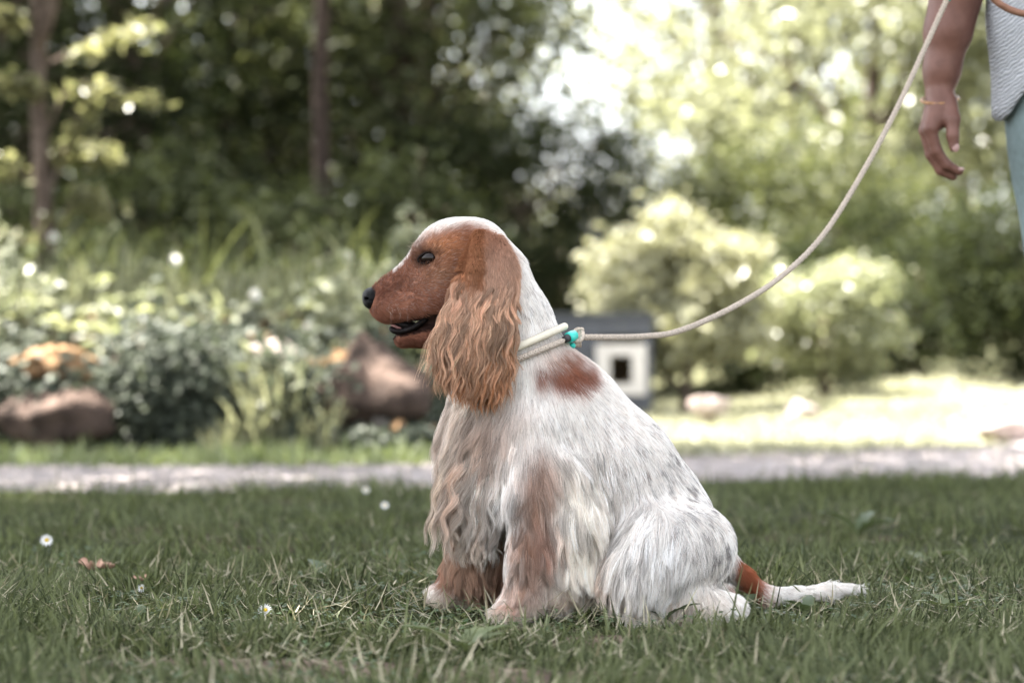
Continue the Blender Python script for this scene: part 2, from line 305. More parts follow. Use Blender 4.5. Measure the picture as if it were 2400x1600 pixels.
def make_lawn():
    P = np.concatenate([lawn_pts(80000, -.95, .95, -1.05, .75), lawn_pts(48000, -1.6, 1.7, .5, 3.3), lawn_pts(16000, -3.2, 3.2, -2.2, 3.3), lawn_pts(9000, -1.7, 2.2, 2.7, 3.4)])
    ok = (P[:, 1] < path_near(P[:, 0])+.05*rng.normal(size=len(P))) & (rng.random(len(P)) > bare(P)*.80)
    P = P[ok]; c = noise(P, 9, 31); c2 = noise(P, 2.5, 33); n = len(P); P[:, 2] = (noise(P*np.array([1, 1, 0]), 1.7, 2)-.5)*.02-.002
    ok = rng.random(n) < .45+.75*c; P, c, c2 = P[ok], c[ok], c2[ok]; n = len(P)
    h = (.018+.036*rng.random(n)**1.3)*(.55+.9*c)*(.8+.4*c2); near = P[:, 1] > 2.4; h = h*np.where(near, 1.2, 1)
    foot = np.exp(-(((P[:, 0]-.06)/.30)**4+((P[:, 1]+.07)/.24)**4)); h = h*(1-.78*foot)
    tall = rng.random(n) < .035; h = np.where(tall, h*1.9, h)
    th = noise(P, 4, 35)*9+rng.normal(0, 1.0, n)
    o = blades(P, h, rng.uniform(.0018, .0050, n), np.abs(rng.normal(.55, .45, n)), rng.normal(.9, .6, n), M_GRASS, 'grass', th)
    tag(o, 'short green lawn grass the spaniel sits on', 'grass', kind='stuff')
    # cut clippings and pale stalks lying in the turf
    P = np.concatenate([lawn_pts(6500, -1.0, 1.0, -1.05, .6), lawn_pts(1600, -1.6, 1.6, .5, 2.9)]); n = len(P); P = P[rng.random(n) > bare(P)*.2]; n = len(P); P[:, 2] = rng.uniform(.002, .026, n)
    o = blades(P, rng.uniform(.015, .055, n), rng.uniform(.0012, .0030, n), np.where(rng.random(n) < .82, rng.uniform(1.2, 1.6, n), rng.uniform(.3, 1.1, n)), rng.normal(.1, .25, n), M_STRAW, 'grass_clippings')
    tag(o, 'pale dry clippings scattered through the lawn grass', 'clippings', kind='stuff')
    P = lawn_pts(3000, -1.0, 1.0, -1.05, .9); n = len(P); P = P[rng.random(n) > bare(P)]; n = len(P)
    o = blades(P, rng.uniform(.02, .045, n), rng.uniform(.002, .005, n), rng.uniform(.2, 1.0, n), rng.normal(.6, .5, n), M_PALE, 'pale_grass')
    tag(o, 'paler longer grass blades among the lawn', 'grass', kind='stuff')
    # lawn past the path and on the rising ground
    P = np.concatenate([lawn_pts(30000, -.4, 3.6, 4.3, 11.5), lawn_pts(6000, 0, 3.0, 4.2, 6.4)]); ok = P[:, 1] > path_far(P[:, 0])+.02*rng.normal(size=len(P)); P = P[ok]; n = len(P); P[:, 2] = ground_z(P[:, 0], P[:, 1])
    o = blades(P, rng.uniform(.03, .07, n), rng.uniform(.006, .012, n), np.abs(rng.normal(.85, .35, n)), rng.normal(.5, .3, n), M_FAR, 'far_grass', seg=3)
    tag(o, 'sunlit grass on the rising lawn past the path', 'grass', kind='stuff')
    P = lawn_pts(9000, -2.8, .3, 3.9, 5.05); P = P[P[:, 1] > path_far(P[:, 0])+.04*rng.normal(size=len(P))]; P = P[noise(P, 6, 81) > .3]; n = len(P); P[:, 2] = ground_z(P[:, 0], P[:, 1])
    o = blades(P, rng.uniform(.02, .09, n)*(.5+noise(P, 5, 82)), rng.uniform(.004, .009, n), np.abs(rng.normal(.4, .35, n)), rng.normal(.6, .4, n), M_PALE, 'verge_grass'); tag(o, 'uneven verge grass between the path and the bank', 'grass', kind='stuff')
    # clover and small weeds between the blades
    n = 5200; P = lawn_pts(n, -1.0, 1.0, -1.05, .9); P = P[rng.random(n) > bare(P)]; P = P[noise(P, 5, 77) > .48]; n = len(P)
    mb = MB(); a = rng.uniform(0, 6.28, n); z = rng.uniform(.008, .024, n); s = rng.uniform(.004, .008, n); V = []
    for k in range(3):
        t = a+k*2.094; c = np.stack([np.cos(t), np.sin(t), 0*t], 1); d = np.stack([-np.sin(t), np.cos(t), 0*t], 1); b = P+np.stack([0*z, 0*z, z], 1); tl = rng.normal(0, .3, (n, 1))*np.array([[0, 0, 1]])
        V.append(np.stack([b, b+(c*.8+d*.65+tl)*s[:, None], b+(c*1.25+tl*1.2)*s[:, None], b+(c*.8-d*.65+tl)*s[:, None]], 1))
    V = np.concatenate(V); o = mesh('clover', V.reshape(-1, 3), np.arange(len(V)*4).reshape(-1, 4), leafmat('clover_leaf', (.045, .075, .035), (.10, .15, .075), .3), None, False)
    tag(o, 'low clover leaves growing in the lawn', 'clover', kind='stuff')
make_lawn()

# ================================================================== boulders and the planted bank
def rock(name, c, r, seed, mat, label, rotz=0.0, rough=.22, group=None, flat=1.0):
    th = np.linspace(0, np.pi, 19); ph = np.linspace(0, 2*np.pi, 30, endpoint=False)
    D = np.stack([np.outer(np.sin(th), np.cos(ph)), np.outer(np.sin(th), np.sin(ph)), np.outer(np.cos(th), np.ones(30))], -1).reshape(-1, 3)
    q = np.random.default_rng(seed); pl = unit(q.normal(size=(16, 3))); ds = q.uniform(.62, .95, 16)
    rad = np.min(np.where(D@pl.T > .05, ds[None]/np.maximum(D@pl.T, .05), 9), 1); rad = np.minimum(rad, 1.05)
    rad = rad*(1-rough*.5+rough*noise(D, 2.4, seed))*(1-.08+.16*noise(D, 6, seed+3))*(1-.035+.07*noise(D, 15, seed+5))
    V = D*rad[:, None]*np.array(r); ca, sa = math.cos(rotz), math.sin(rotz); V = np.stack([V[:, 0]*ca-V[:, 1]*sa, V[:, 0]*sa+V[:, 1]*ca, V[:, 2]], 1)
    i = np.arange(18)[:, None]*30; j = np.arange(30)[None]; k = (j+1) % 30; F = np.stack([i+j, i+30+j, i+30+k, i+k], -1).reshape(-1, 4)
    o = mesh(name, V, F, mat); o.location = c; return tag(o, label, 'boulder', group)
M_SAND = plain('orange_sandstone', (.16, .095, .052), .9, .15, .3, 14, .6, 60, (.34, .205, .11)); M_BROWN = plain('red_brown_stone', (.042, .031, .027), .9, .1, .35, 10, .8, 50, (.11, .078, .064)); M_PINK = plain('pinkish_stone', (.36, .29, .265), .9, .15, .25, 12, .5, 60, (.48, .40, .37))  # brown stone darkened so its front reads as shaded; shade in the colour
M_GREY = plain('grey_stone', (.11, .095, .085), .9, .15, .3, 12, .5, 60, (.32, .29, .27))
R_ = lambda u, v, d: tuple(at(u, v, d))
rock('boulder', R_(130, 855, 8.36), (.195, .16, .085), 3, M_SAND, 'orange sandstone slab topping the planted bank beside the sapling', .1)
rock('boulder', R_(118, 985, 8.24), (.235, .17, .115), 5, M_BROWN, 'big red-brown stone at the bank foot beneath the orange slab', -.1)
rock('boulder', R_(150, 1062, 8.28), (.22, .12, .05), 8, M_BROWN, 'low dark brown stone lying on the grass verge under the big stone')
rock('boulder', R_(400, 850, 8.62), (.20, .17, .115), 9, M_BROWN, 'rounded brown stone half buried in ivy in the middle of the bank', .3)
rock('boulder', R_(640, 840, 8.60), (.15, .13, .06), 12, M_PINK, 'flat pinkish stone among white flowers on top of the bank', .2)
rock('boulder', R_(850, 915, 8.42), (.235, .18, .175), 14, M_BROWN, 'tall pointed brown stone at the end of the bank', -.4)
rock('boulder', R_(775, 850, 8.42), (.11, .09, .045), 17, M_SAND, 'small orange stone leaning on the tall brown stone', .6)
rock('boulder', R_(905, 985, 8.36), (.09, .10, .13), 19, M_GREY, 'narrow grey stone at the very end of the bank', .2)
rock('boulder', R_(1660, 955, 11.4), (.10, .08, .07), 23, M_PINK, 'round pale pink stone on the lawn beneath the sunlit bush')
rock('boulder', R_(1880, 965, 11.9), (.095, .09, .06), 25, M_PINK, 'pale pink stone on the sunlit lawn by the pale round bush', .4)
rock('boulder', (at(2372, 1030, 9.3)[0], at(2372, 1030, 9.3)[1], .055), (.19, .11, .075), 27, M_PINK, 'long flat pink stone at the path edge', .35)
# ================================================================== leaves, shrubs and trees
def leaf_mesh(name, P, Nn, s, mat, parent, asp=.55, axis=None):
    n = len(P); a = axis if axis is not None else unit(rng.normal(size=(n, 3))); a = unit(a-Nn*(a*Nn).sum(1, keepdims=True)); b = np.cross(Nn, a); s = np.asarray(s).reshape(-1, 1)
    V = np.stack([P-a*s*.5, P+b*s*asp*.5+Nn*s*.10, P+a*s*.5-Nn*s*.06, P-b*s*asp*.5+Nn*s*.10], 1).reshape(-1, 3)
    i = np.arange(n)[:, None]*4; return mesh(name, V, np.concatenate([i+np.array([0, 1, 2]), i+np.array([0, 2, 3])]).reshape(-1, 3), mat, parent, False)
def clumpy(centers, rad, n, flat=.7):
    w = rad**2.2; i = rng.choice(len(centers), n, p=w/w.sum()); d = unit(rng.normal(size=(n, 3)))*(rng.random((n, 1))**.42); d[:, 2] *= flat
    P = centers[i]+d*rad[i][:, None]*np.where(rng.random((n, 1)) < .22, rng.uniform(1.0, 1.75, (n, 1)), 1.0); return P, d
M_BARK = plain('bark', (.075, .055, .045), .9, .1, .35, 20, .8, 40, (.15, .115, .095)); M_BARKR = plain('reddish_bark', (.026, .019, .016), .9, .1, .3, 20, .8, 40, (.055, .040, .034))
LM = {'ivy': leafmat('ivy_leaf', (.034, .043, .032), (.105, .118, .088), .3, .5, .15, (1.15, 1.18, .95)), 'tuft': leafmat('tuft_blade', (.17, .18, .11), (.36, .36, .24), .35, .5, .2, (1.1, 1.1, .9)), 'bright': leafmat('bright_leaf', (.28, .28, .19), (.42, .41, .30), .35, .35, .5, (1.2, 1.2, .9)), 'dark': leafmat('dark_leaf', (.016, .021, .011), (.040, .048, .024), .30, .6, .04, (1.35, 1.35, .85)), 'mid': leafmat('mid_leaf', (.042, .050, .026), (.10, .11, .055), .42, .45, .16, (1.35, 1.35, .85)),  # bright: near-white leaves put the bush's sunlit look into the colour
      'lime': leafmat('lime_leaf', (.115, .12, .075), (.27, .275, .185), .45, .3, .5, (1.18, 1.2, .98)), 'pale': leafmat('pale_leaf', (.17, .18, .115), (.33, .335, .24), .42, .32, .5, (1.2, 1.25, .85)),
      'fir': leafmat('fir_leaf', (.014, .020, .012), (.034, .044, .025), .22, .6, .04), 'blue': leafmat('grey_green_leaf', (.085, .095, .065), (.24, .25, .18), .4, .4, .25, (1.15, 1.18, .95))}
def tree(name, label, base, trunk, crown_c, crown_r, n, ls, kind, tr=.06, ncl=60, cr=.5, cat='tree', bark=None, group=None, hollow=.35, limbs=14, seed=0, asp=.55, low=None):
    """base (x,y,z); trunk height; crown ellipsoid centre (relative) and radii; n leaves gathered in ncl clumps of radius ~cr"""
    q = np.random.default_rng(seed); T = empty(name, base); tag(T, label, cat, group); b = np.array(base, float)
    d = unit(q.normal(size=(ncl, 3))); r = (hollow+(1-hollow)*q.random((ncl, 1)))**.6; C = b+np.array(crown_c)+d*r*np.array(crown_r); C[:, 2] = np.maximum(C[:, 2], b[2]+.12 if low is None else low)
    R = cr*q.uniform(.55, 1.25, ncl)
    if n:
        P, dd = clumpy(C, R, n); P[:, 2] = np.maximum(P[:, 2], b[2]+.02); N_ = unit(dd*.35+rng.normal(0, .55, (n, 3))+np.array([0, 0, .75])); leaf_mesh('crown', P, N_, ls*rng.uniform(.6, 1.3, n), LM[kind], T, asp)
    m = MB(); wob = q.normal(0, .03, (7, 2)).cumsum(0)*trunk*.25; t = np.linspace(0, 1, 7); TP = np.stack([b[0]+wob[:, 0]-wob[0, 0], b[1]+wob[:, 1]-wob[0, 1], b[2]-.05+t*(trunk+.05)], 1); SP = spline(TP, 24)
    m.add(*tube(SP, np.linspace(tr*1.15, tr*.35, 24)+np.exp(-np.linspace(0, 1, 24)*14)*tr*.4, 10))
    for k in q.choice(ncl, min(limbs, ncl), replace=False):
        c = C[k]; hz = np.clip((c[2]-b[2])*.6, trunk*.12, trunk*.95); i = int(hz/(trunk+1e-6)*23); p0 = SP[i]; L = np.linalg.norm(c-p0); r0 = min(tr*.45, .012+L*.014)
        m.add(*tube(spline([p0, p0*.5+c*.5+np.array([0, 0, .10*L])+q.normal(0, .06*L, 3), c], 9), np.linspace(r0, r0*.3, 9), 6))
    m.build('trunk', bark or M_BARK, T); return T
def gz(x, y): return float(ground_z(np.array([x], float), np.array([y], float))[0])-.01
def base_at(u, d): x = (u-1200)*d/FPX; y = d-CAM_D; return (x, y, gz(x, y))

# the big tree whose crown shades dog, person and lawn; its trunk stands outside the picture
tree('shade_tree', 'large broadleaf tree whose high crown shades the lawn and the dog', (-4.3, 1.6, 0), 6.5, (2.4, -.3, 6.9), (4.6, 2.9, 1.5), 46000, .17, 'mid', .19, 190, .95, seed=2, limbs=30, low=4.6)
tree('dapple_tree', 'open crowned tree throwing dappled shade on the path', (-6.6, 5.4, 0), 6.8, (3.6, -.75, 7.0), (4.6, .8, 1.0), 5200, .13, 'mid', .14, 90, .6, seed=4, limbs=24, low=5.2)
tree('dapple_tree', 'slim open tree throwing dappled shade on the far end of the path', (-3.3, 6.5, 0), 6.8, (2.5, -.85, 7.0), (2.0, .6, .9), 3800, .12, 'mid', .11, 50, .5, seed=6, limbs=16, low=5.2)
# left sapling with lit leaf sprays
def sapling():
    b = base_at(112, 10.4); T = empty('young_tree', b); tag(T, 'slender young tree with pale bark and sparse lit leaves at the bank', 'tree'); m = MB()
    P = spline([b, at(108, 640, 10.4), at(100, 420, 10.4), at(88, 200, 10.42), at(92, 60, 10.4), at(70, -260, 10.3), at(80, -900, 10.2)], 40); m.add(*tube(P, np.linspace(.045, .016, 40), 9))
    m.add(*tube(spline([at(90, 110, 10.4), at(120, 20, 10.35), at(160, -200, 10.3)], 10), np.linspace(.03, .012, 10), 7)); C = []
    tw = [((100, 330), (180, 200), (370, 235)), ((95, 250), (60, 180), (10, 190)), ((106, 470), (190, 270), (240, 210)), ((104, 420), (30, 400), (-60, 360)), ((108, 560), (190, 450), (235, 480)), ((98, 380), (180, 340), (260, 355)), ((90, 160), (200, 110), (330, 60)), ((90, 80), (20, 40), (-40, 20)), ((112, 600), (60, 570), (10, 560)), ((90, 60), (150, -60), (330, -160)), ((80, -200), (-60, -260), (-200, -240)), ((80, -300), (250, -380), (400, -380))]
    for a, c, e in tw:
        y = rng.uniform(-.25, .25); Q = spline([at(*a, 10.4), at(*c, 10.4+y*.5), at(*e, 10.4+y)], 14); m.add(*tube(Q, np.linspace(.010, .003, 14), 5)); C += [Q[k]+np.array([0, 0, -.02]) for k in (5, 7, 9, 11, 12, 13)]
    C = np.array(C); Pl, dd = clumpy(C, np.full(len(C), .085), 1000, .6); leaf_mesh('crown', Pl, unit(rng.normal(0, .45, (len(Pl), 3))+np.array([0, 0, .8])), rng.uniform(.05, .10, len(Pl)), leafmat('sapling_leaf', (.11, .115, .058), (.22, .215, .12), .48, .35, .3, (1.15, 1.15, .9)), T, .6)
    m.build('trunk', M_BARK, T)
sapling()
# thin red-brown trunk
b_ = base_at(772, 13.0)
tree('thin_conifer', 'thin straight red-brown trunk of a conifer standing in the dark woodland', b_, 8.0, (0, 0, 5.6), (1.1, 1.1, 2.2), 1800, .08, 'fir', .038, 60, .35, bark=M_BARKR, seed=5, limbs=24, asp=.3)
# woodland on the left
WG = 'trees of the dark woodland'
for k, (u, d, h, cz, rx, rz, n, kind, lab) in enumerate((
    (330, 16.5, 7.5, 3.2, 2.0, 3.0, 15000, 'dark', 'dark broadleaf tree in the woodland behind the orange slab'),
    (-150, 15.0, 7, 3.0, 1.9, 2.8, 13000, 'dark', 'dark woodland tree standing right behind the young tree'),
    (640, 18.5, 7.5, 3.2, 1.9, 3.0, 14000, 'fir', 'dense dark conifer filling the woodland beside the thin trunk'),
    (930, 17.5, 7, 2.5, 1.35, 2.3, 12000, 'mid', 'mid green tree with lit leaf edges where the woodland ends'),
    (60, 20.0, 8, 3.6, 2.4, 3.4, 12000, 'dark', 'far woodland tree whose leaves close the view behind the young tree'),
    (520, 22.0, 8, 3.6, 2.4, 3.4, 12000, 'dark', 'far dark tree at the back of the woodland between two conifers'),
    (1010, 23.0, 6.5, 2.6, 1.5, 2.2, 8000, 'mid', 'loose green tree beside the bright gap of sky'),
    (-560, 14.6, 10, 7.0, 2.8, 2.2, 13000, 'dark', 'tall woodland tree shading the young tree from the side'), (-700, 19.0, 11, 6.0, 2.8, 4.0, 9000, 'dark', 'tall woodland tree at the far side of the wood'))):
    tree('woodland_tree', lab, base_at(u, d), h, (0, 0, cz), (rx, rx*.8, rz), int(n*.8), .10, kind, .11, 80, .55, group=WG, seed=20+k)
# trees around and past the sky gap
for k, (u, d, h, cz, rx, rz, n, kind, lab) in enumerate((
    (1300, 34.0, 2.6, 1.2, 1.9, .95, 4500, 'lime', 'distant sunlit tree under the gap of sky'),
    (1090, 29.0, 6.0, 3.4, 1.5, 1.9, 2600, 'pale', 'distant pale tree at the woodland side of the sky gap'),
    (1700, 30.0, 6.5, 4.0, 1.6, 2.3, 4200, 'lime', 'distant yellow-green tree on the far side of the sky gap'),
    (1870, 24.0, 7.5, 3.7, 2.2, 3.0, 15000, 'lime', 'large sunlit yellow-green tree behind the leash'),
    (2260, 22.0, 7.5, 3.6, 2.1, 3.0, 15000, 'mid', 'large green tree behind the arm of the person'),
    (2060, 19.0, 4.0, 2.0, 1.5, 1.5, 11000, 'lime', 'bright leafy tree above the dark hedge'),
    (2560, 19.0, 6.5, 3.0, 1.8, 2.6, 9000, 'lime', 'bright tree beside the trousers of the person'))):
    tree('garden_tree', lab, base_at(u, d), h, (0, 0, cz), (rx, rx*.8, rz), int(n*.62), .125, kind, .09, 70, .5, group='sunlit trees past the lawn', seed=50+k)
# shrubs
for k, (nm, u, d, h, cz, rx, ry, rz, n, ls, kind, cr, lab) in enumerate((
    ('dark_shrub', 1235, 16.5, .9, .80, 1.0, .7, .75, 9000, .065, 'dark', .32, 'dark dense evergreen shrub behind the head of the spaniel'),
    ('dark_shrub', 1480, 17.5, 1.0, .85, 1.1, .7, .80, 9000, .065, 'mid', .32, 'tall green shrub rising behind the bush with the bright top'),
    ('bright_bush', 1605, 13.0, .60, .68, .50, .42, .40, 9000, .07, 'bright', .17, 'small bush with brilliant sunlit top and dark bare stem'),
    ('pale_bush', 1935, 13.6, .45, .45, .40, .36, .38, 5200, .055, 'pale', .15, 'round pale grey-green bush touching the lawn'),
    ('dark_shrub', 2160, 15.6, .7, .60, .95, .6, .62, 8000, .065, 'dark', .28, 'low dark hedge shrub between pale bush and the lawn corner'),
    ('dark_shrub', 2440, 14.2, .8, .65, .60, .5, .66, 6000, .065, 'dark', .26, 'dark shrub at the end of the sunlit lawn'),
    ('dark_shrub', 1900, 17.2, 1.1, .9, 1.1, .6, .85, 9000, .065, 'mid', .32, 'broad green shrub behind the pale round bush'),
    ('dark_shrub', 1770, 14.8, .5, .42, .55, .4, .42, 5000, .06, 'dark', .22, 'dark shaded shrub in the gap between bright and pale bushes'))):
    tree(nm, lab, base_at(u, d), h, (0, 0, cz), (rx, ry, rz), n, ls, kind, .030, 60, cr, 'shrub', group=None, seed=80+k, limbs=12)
# understorey at the woodland edge
for k, (u, d, cz, rx, rz, n, kind, lab) in enumerate((
    (60, 12.4, .35, .55, .40, 3800, 'dark', 'dark undergrowth bush at the foot of the young tree'), (380, 12.8, .45, .6, .5, 4200, 'dark', 'dark undergrowth bush behind the ivy covered stone'),
    (700, 12.2, .35, .55, .42, 2600, 'dark', 'leafy undergrowth bush by the thin conifer trunk'), (960, 12.6, .45, .45, .5, 2600, 'dark', 'leafy bush at the woodland edge before the muzzle of the spaniel'))):
    tree('undergrowth_bush', lab, base_at(u, d), .6, (0, 0, cz), (rx, rx*.7, rz), n, .055, kind, .022, 40, .2, 'shrub', seed=120+k, limbs=10)
# distant wood as one mass behind everything
def far_wood():
    C = []; R = []
    for k in range(150):
        x = rng.uniform(-22, 24); y = rng.uniform(30, 44); g = np.exp(-((x-1.6)/3.8)**2); h = (1.2+rng.uniform(2.5, 7.5)*(1-.95*g)); C.append((x, y, .4+h*rng.uniform(.1, 1))); R.append(rng.uniform(.7, 1.5))
    for k in range(80): x = rng.uniform(-14, -1.2); C.append((x, rng.uniform(20, 28), .4+rng.uniform(.2, 6.0))); R.append(rng.uniform(.7, 1.2))
    C = np.array(C); R = np.array(R); P, dd = clumpy(C, R, 46000); o = leaf_mesh('distant_wood', P, unit(dd*.4+rng.normal(0, .5, (len(P), 3))+np.array([0, 0, .6])), rng.uniform(.16, .34, len(P)), LM['mid'], None)
    tag(o, 'far mass of green trees closing the view', 'woods', kind='stuff')
far_wood()
# ---- planting on the bank
def where(u):
    for lim, w in ((150, 'by the orange slab'), (300, 'between orange slab and ivy-covered stone'), (520, 'above the ivy-covered stone'), (630, 'past the ivy-covered stone'), (730, 'by the flat pinkish stone'), (860, 'above the tall brown stone')):
        if u < lim: return w
    return 'past the tall brown stone'
def make_bank():
    n = 15000; x = rng.uniform(-2.4, -.18, n); y = bank_edge(x)+rng.uniform(-.10, .75, n); P = np.stack([x, y, ground_z(x, y)], 1)
    q = np.concatenate([at(430, 930, 8.36)+rng.normal(0, 1, (3600, 3))*np.array([.13, .05, .10]), at(400, 850, 8.5)+rng.normal(0, 1, (900, 3))*np.array([.10, .08, .07]), at(690, 950, 8.34)+rng.normal(0, 1, (1500, 3))*np.array([.11, .05, .10]), at(20, 930, 8.35)+rng.normal(0, 1, (900, 3))*np.array([.09, .05, .12]), at(190, 950, 8.2)+rng.normal(0, 1, (130, 3))*np.array([.09, .03, .09]), at(150, 890, 8.22)+rng.normal(0, 1, (70, 3))*np.array([.16, .03, .03])]); q[:, 2] = np.maximum(q[:, 2], .01)
    keep = noise(P, 3.2, 61) > .44; P = P[keep]; n = len(P); P[:, 2] += rng.random(n)**1.6*.10+.01; P[:, 1] -= .05*rng.random(n); P = np.concatenate([P, q]); n = len(P)
    o = leaf_mesh('ivy', P, unit(rng.normal(0, .45, (n, 3))+np.array([0, -.6, .6])), rng.uniform(.022, .05, n), LM['ivy'], None, .8); tag(o, 'dark ivy and creeping leaves hanging over the bank', 'ivy', kind='stuff')
    n = 9000; x = rng.uniform(-2.5, -.22, n); y = bank_edge(x)+rng.uniform(.10, 1.7, n); P = np.stack([x, y, ground_z(x, y)+rng.random(n)**1.3*(.06+.5*sstep(.3, .8, noise(np.stack([x, y*.5, 0*x], 1), 3.3, 71)))], 1); P = P[noise(P*np.array([1, 1, .4]), 4.0, 63) > .50]; n = len(P)
    o = leaf_mesh('bank_herbs', P, unit(rng.normal(0, .5, (n, 3))+np.array([0, -.2, .7])), rng.uniform(.03, .08, n), LM['blue'], None, .5); tag(o, 'grey-green leafy herbs spilling over the bank', 'herbs', kind='stuff')
    n = 520; x = rng.uniform(-2.3, -.22, n); y = bank_edge(x)+rng.uniform(-.06, .8, n); P = np.stack([x, y, ground_z(x, y)+rng.random(n)*.12+.02], 1)
    o = leaf_mesh('dead_leaves', P, unit(rng.normal(0, .6, (n, 3))+np.array([0, -.5, .5])), rng.uniform(.03, .07, n), leafmat('dead_leaf', (.20, .11, .05), (.42, .27, .15), .25, .6, .3, (1.1, 1, .8)), None, .5); tag(o, 'orange-brown dead leaves caught among the bank plants', 'dead leaves', kind='stuff')
    # tall grass tufts, each a plant
    for k, (u, v, d, h, m_) in enumerate(((640, 1050, 8.30, .42, 'pale'), (600, 1058, 8.28, .30, 'pale'), (745, 1062, 8.26, .26, 'pale'), (20, 700, 9.0, .36, 'pale'), (300, 690, 9.3, .45, 'pale'), (560, 700, 9.1, .42, 'pale'), (700, 715, 9.0, .40, 'pale'), (440, 735, 9.0, .36, 'pale'), (880, 770, 8.9, .36, 'pale'), (180, 720, 9.2, .4, 'pale'), (820, 720, 9.2, .42, 'pale'), (520, 1068, 8.24, .16, 'pale'))):
        x = (u-1200)*d/FPX; y = d-CAM_D; T = np.array([x, y, gz(x, y)]); n = 95; P = T+rng.normal(0, .035, (n, 3))*np.array([1, 1, 0])
        o = blades(P-T, rng.uniform(.5, 1.1, n)*h, rng.uniform(.006, .014, n), np.abs(rng.normal(.12, .15, n)), rng.normal(.75, .4, n), LM['tuft'], 'grass_tuft', seg=5); o.location = T
        tag(o, ('tuft of arching grass at the bank foot ' if v > 1000 else 'tuft of tall arching grass on the bank top ')+where(u), 'grass tuft', 'grass tufts at the bank foot' if v > 1000 else 'grass tufts on the bank')
    n = 520; x = rng.uniform(-2.6, -.25, n); y = rng.uniform(5.5, 7.6, n); P = np.stack([x, y, ground_z(x, y)], 1); P = P[noise(P, 2.6, 67) > .42]; n = len(P)
    o = blades(P, rng.uniform(.2, .62, n), rng.uniform(.007, .016, n), np.abs(rng.normal(.1, .15, n)), rng.normal(.7, .4, n), LM['mid'], 'wild_grass', seg=5); tag(o, 'tall wild grass and weeds rising behind the bank', 'wild grass', kind='stuff')
    n = 3000; x = rng.uniform(-2.6, -.25, n); y = rng.uniform(5.6, 8.2, n); z = rng.random(n)*.55*(.25+.75*noise(np.stack([x, y, 0*x], 1), 2.2, 68)); P = np.stack([x, y, ground_z(x, y)+z], 1)
    o = leaf_mesh('tall_weeds', P, unit(rng.normal(0, .5, (n, 3))+np.array([0, -.2, .7])), rng.uniform(.03, .09, n), LM['dark'], None, .45); tag(o, 'loose leafy weeds between the bank and the woodland', 'weeds', kind='stuff')
    # leafy herbs with big lit leaves
    hs = [(-20, 770, 8.75), (60, 745, 8.8), (130, 765, 8.85), (240, 765, 8.8), (350, 760, 8.8), (470, 790, 8.7), (600, 770, 8.75), (690, 765, 8.75), (760, 780, 8.7), (840, 800, 8.7), (910, 810, 8.75), (560, 930, 8.35), (650, 960, 8.32), (940, 900, 8.6), (40, 690, 9.2), (215, 800, 8.6)]
    for k, (u, v, d) in enumerate(hs):
        x = (u-1200)*d/FPX; y = d-CAM_D; b = np.array([x, y, gz(x, y)]); top = at(u, v-45, d); T = empty('leafy_herb', b); tag(T, 'low leafy herb with '+('pale' if k % 2 else 'grey-green')+' leaves '+where(u), 'plant', 'leafy herbs on the bank'); m = MB(); P = []
        for s in range(7):
            e = top+rng.normal(0, 1, 3)*np.array([.07, .06, .05]); e[2] = max(e[2], b[2]+.06); Q = spline([b, b*.4+e*.6+rng.normal(0, .015, 3), e], 8); m.add(*tube(Q, np.linspace(.004, .0015, 8), 4)); P += [Q[i]+rng.normal(0, .022, 3) for i in (3, 4, 5, 6, 7, 7, 7)]
        m.build('stem', LM['mid'], T); P = np.array(P); leaf_mesh('leaves', P, unit(rng.normal(0, .4, (len(P), 3))+np.array([0, -.1, .8])), rng.uniform(.05, .10, len(P)), LM['pale' if k % 2 else 'blue'], T, .5)
    # white flowers
    M_W = plain('white_petal', (.78, .77, .72), .6, .2, .05)
    for k, (u, v, d) in enumerate(((598, 690, 8.7), (125, 555, 10.2), (75, 640, 9.2), (725, 765, 8.6), (410, 610, 9.6))):
        c = at(u, v, d); x, y = c[0], c[1]; b = np.array([x+.02, y, gz(x, y)]); T = empty('white_flower', b); tag(T, 'white wild flower on a thin stem '+where(u), 'flower', 'white flowers on the bank')
        mesh('stem', *tube(spline([b, (b+c)/2+np.array([.015, 0, 0]), c], 8), .003, 5), LM['mid'], T); n = 9; a = np.linspace(0, 6.28, n, endpoint=False); ax = np.stack([np.cos(a), -.3*np.ones(n), np.sin(a)], 1)
        leaf_mesh('petals', c+unit(ax)*.012, unit(np.cross(ax, [0, 1., 0])+np.array([0, -1.2, .4])), np.full(n, .026), M_W, T, .6, axis=unit(ax))
make_bank()
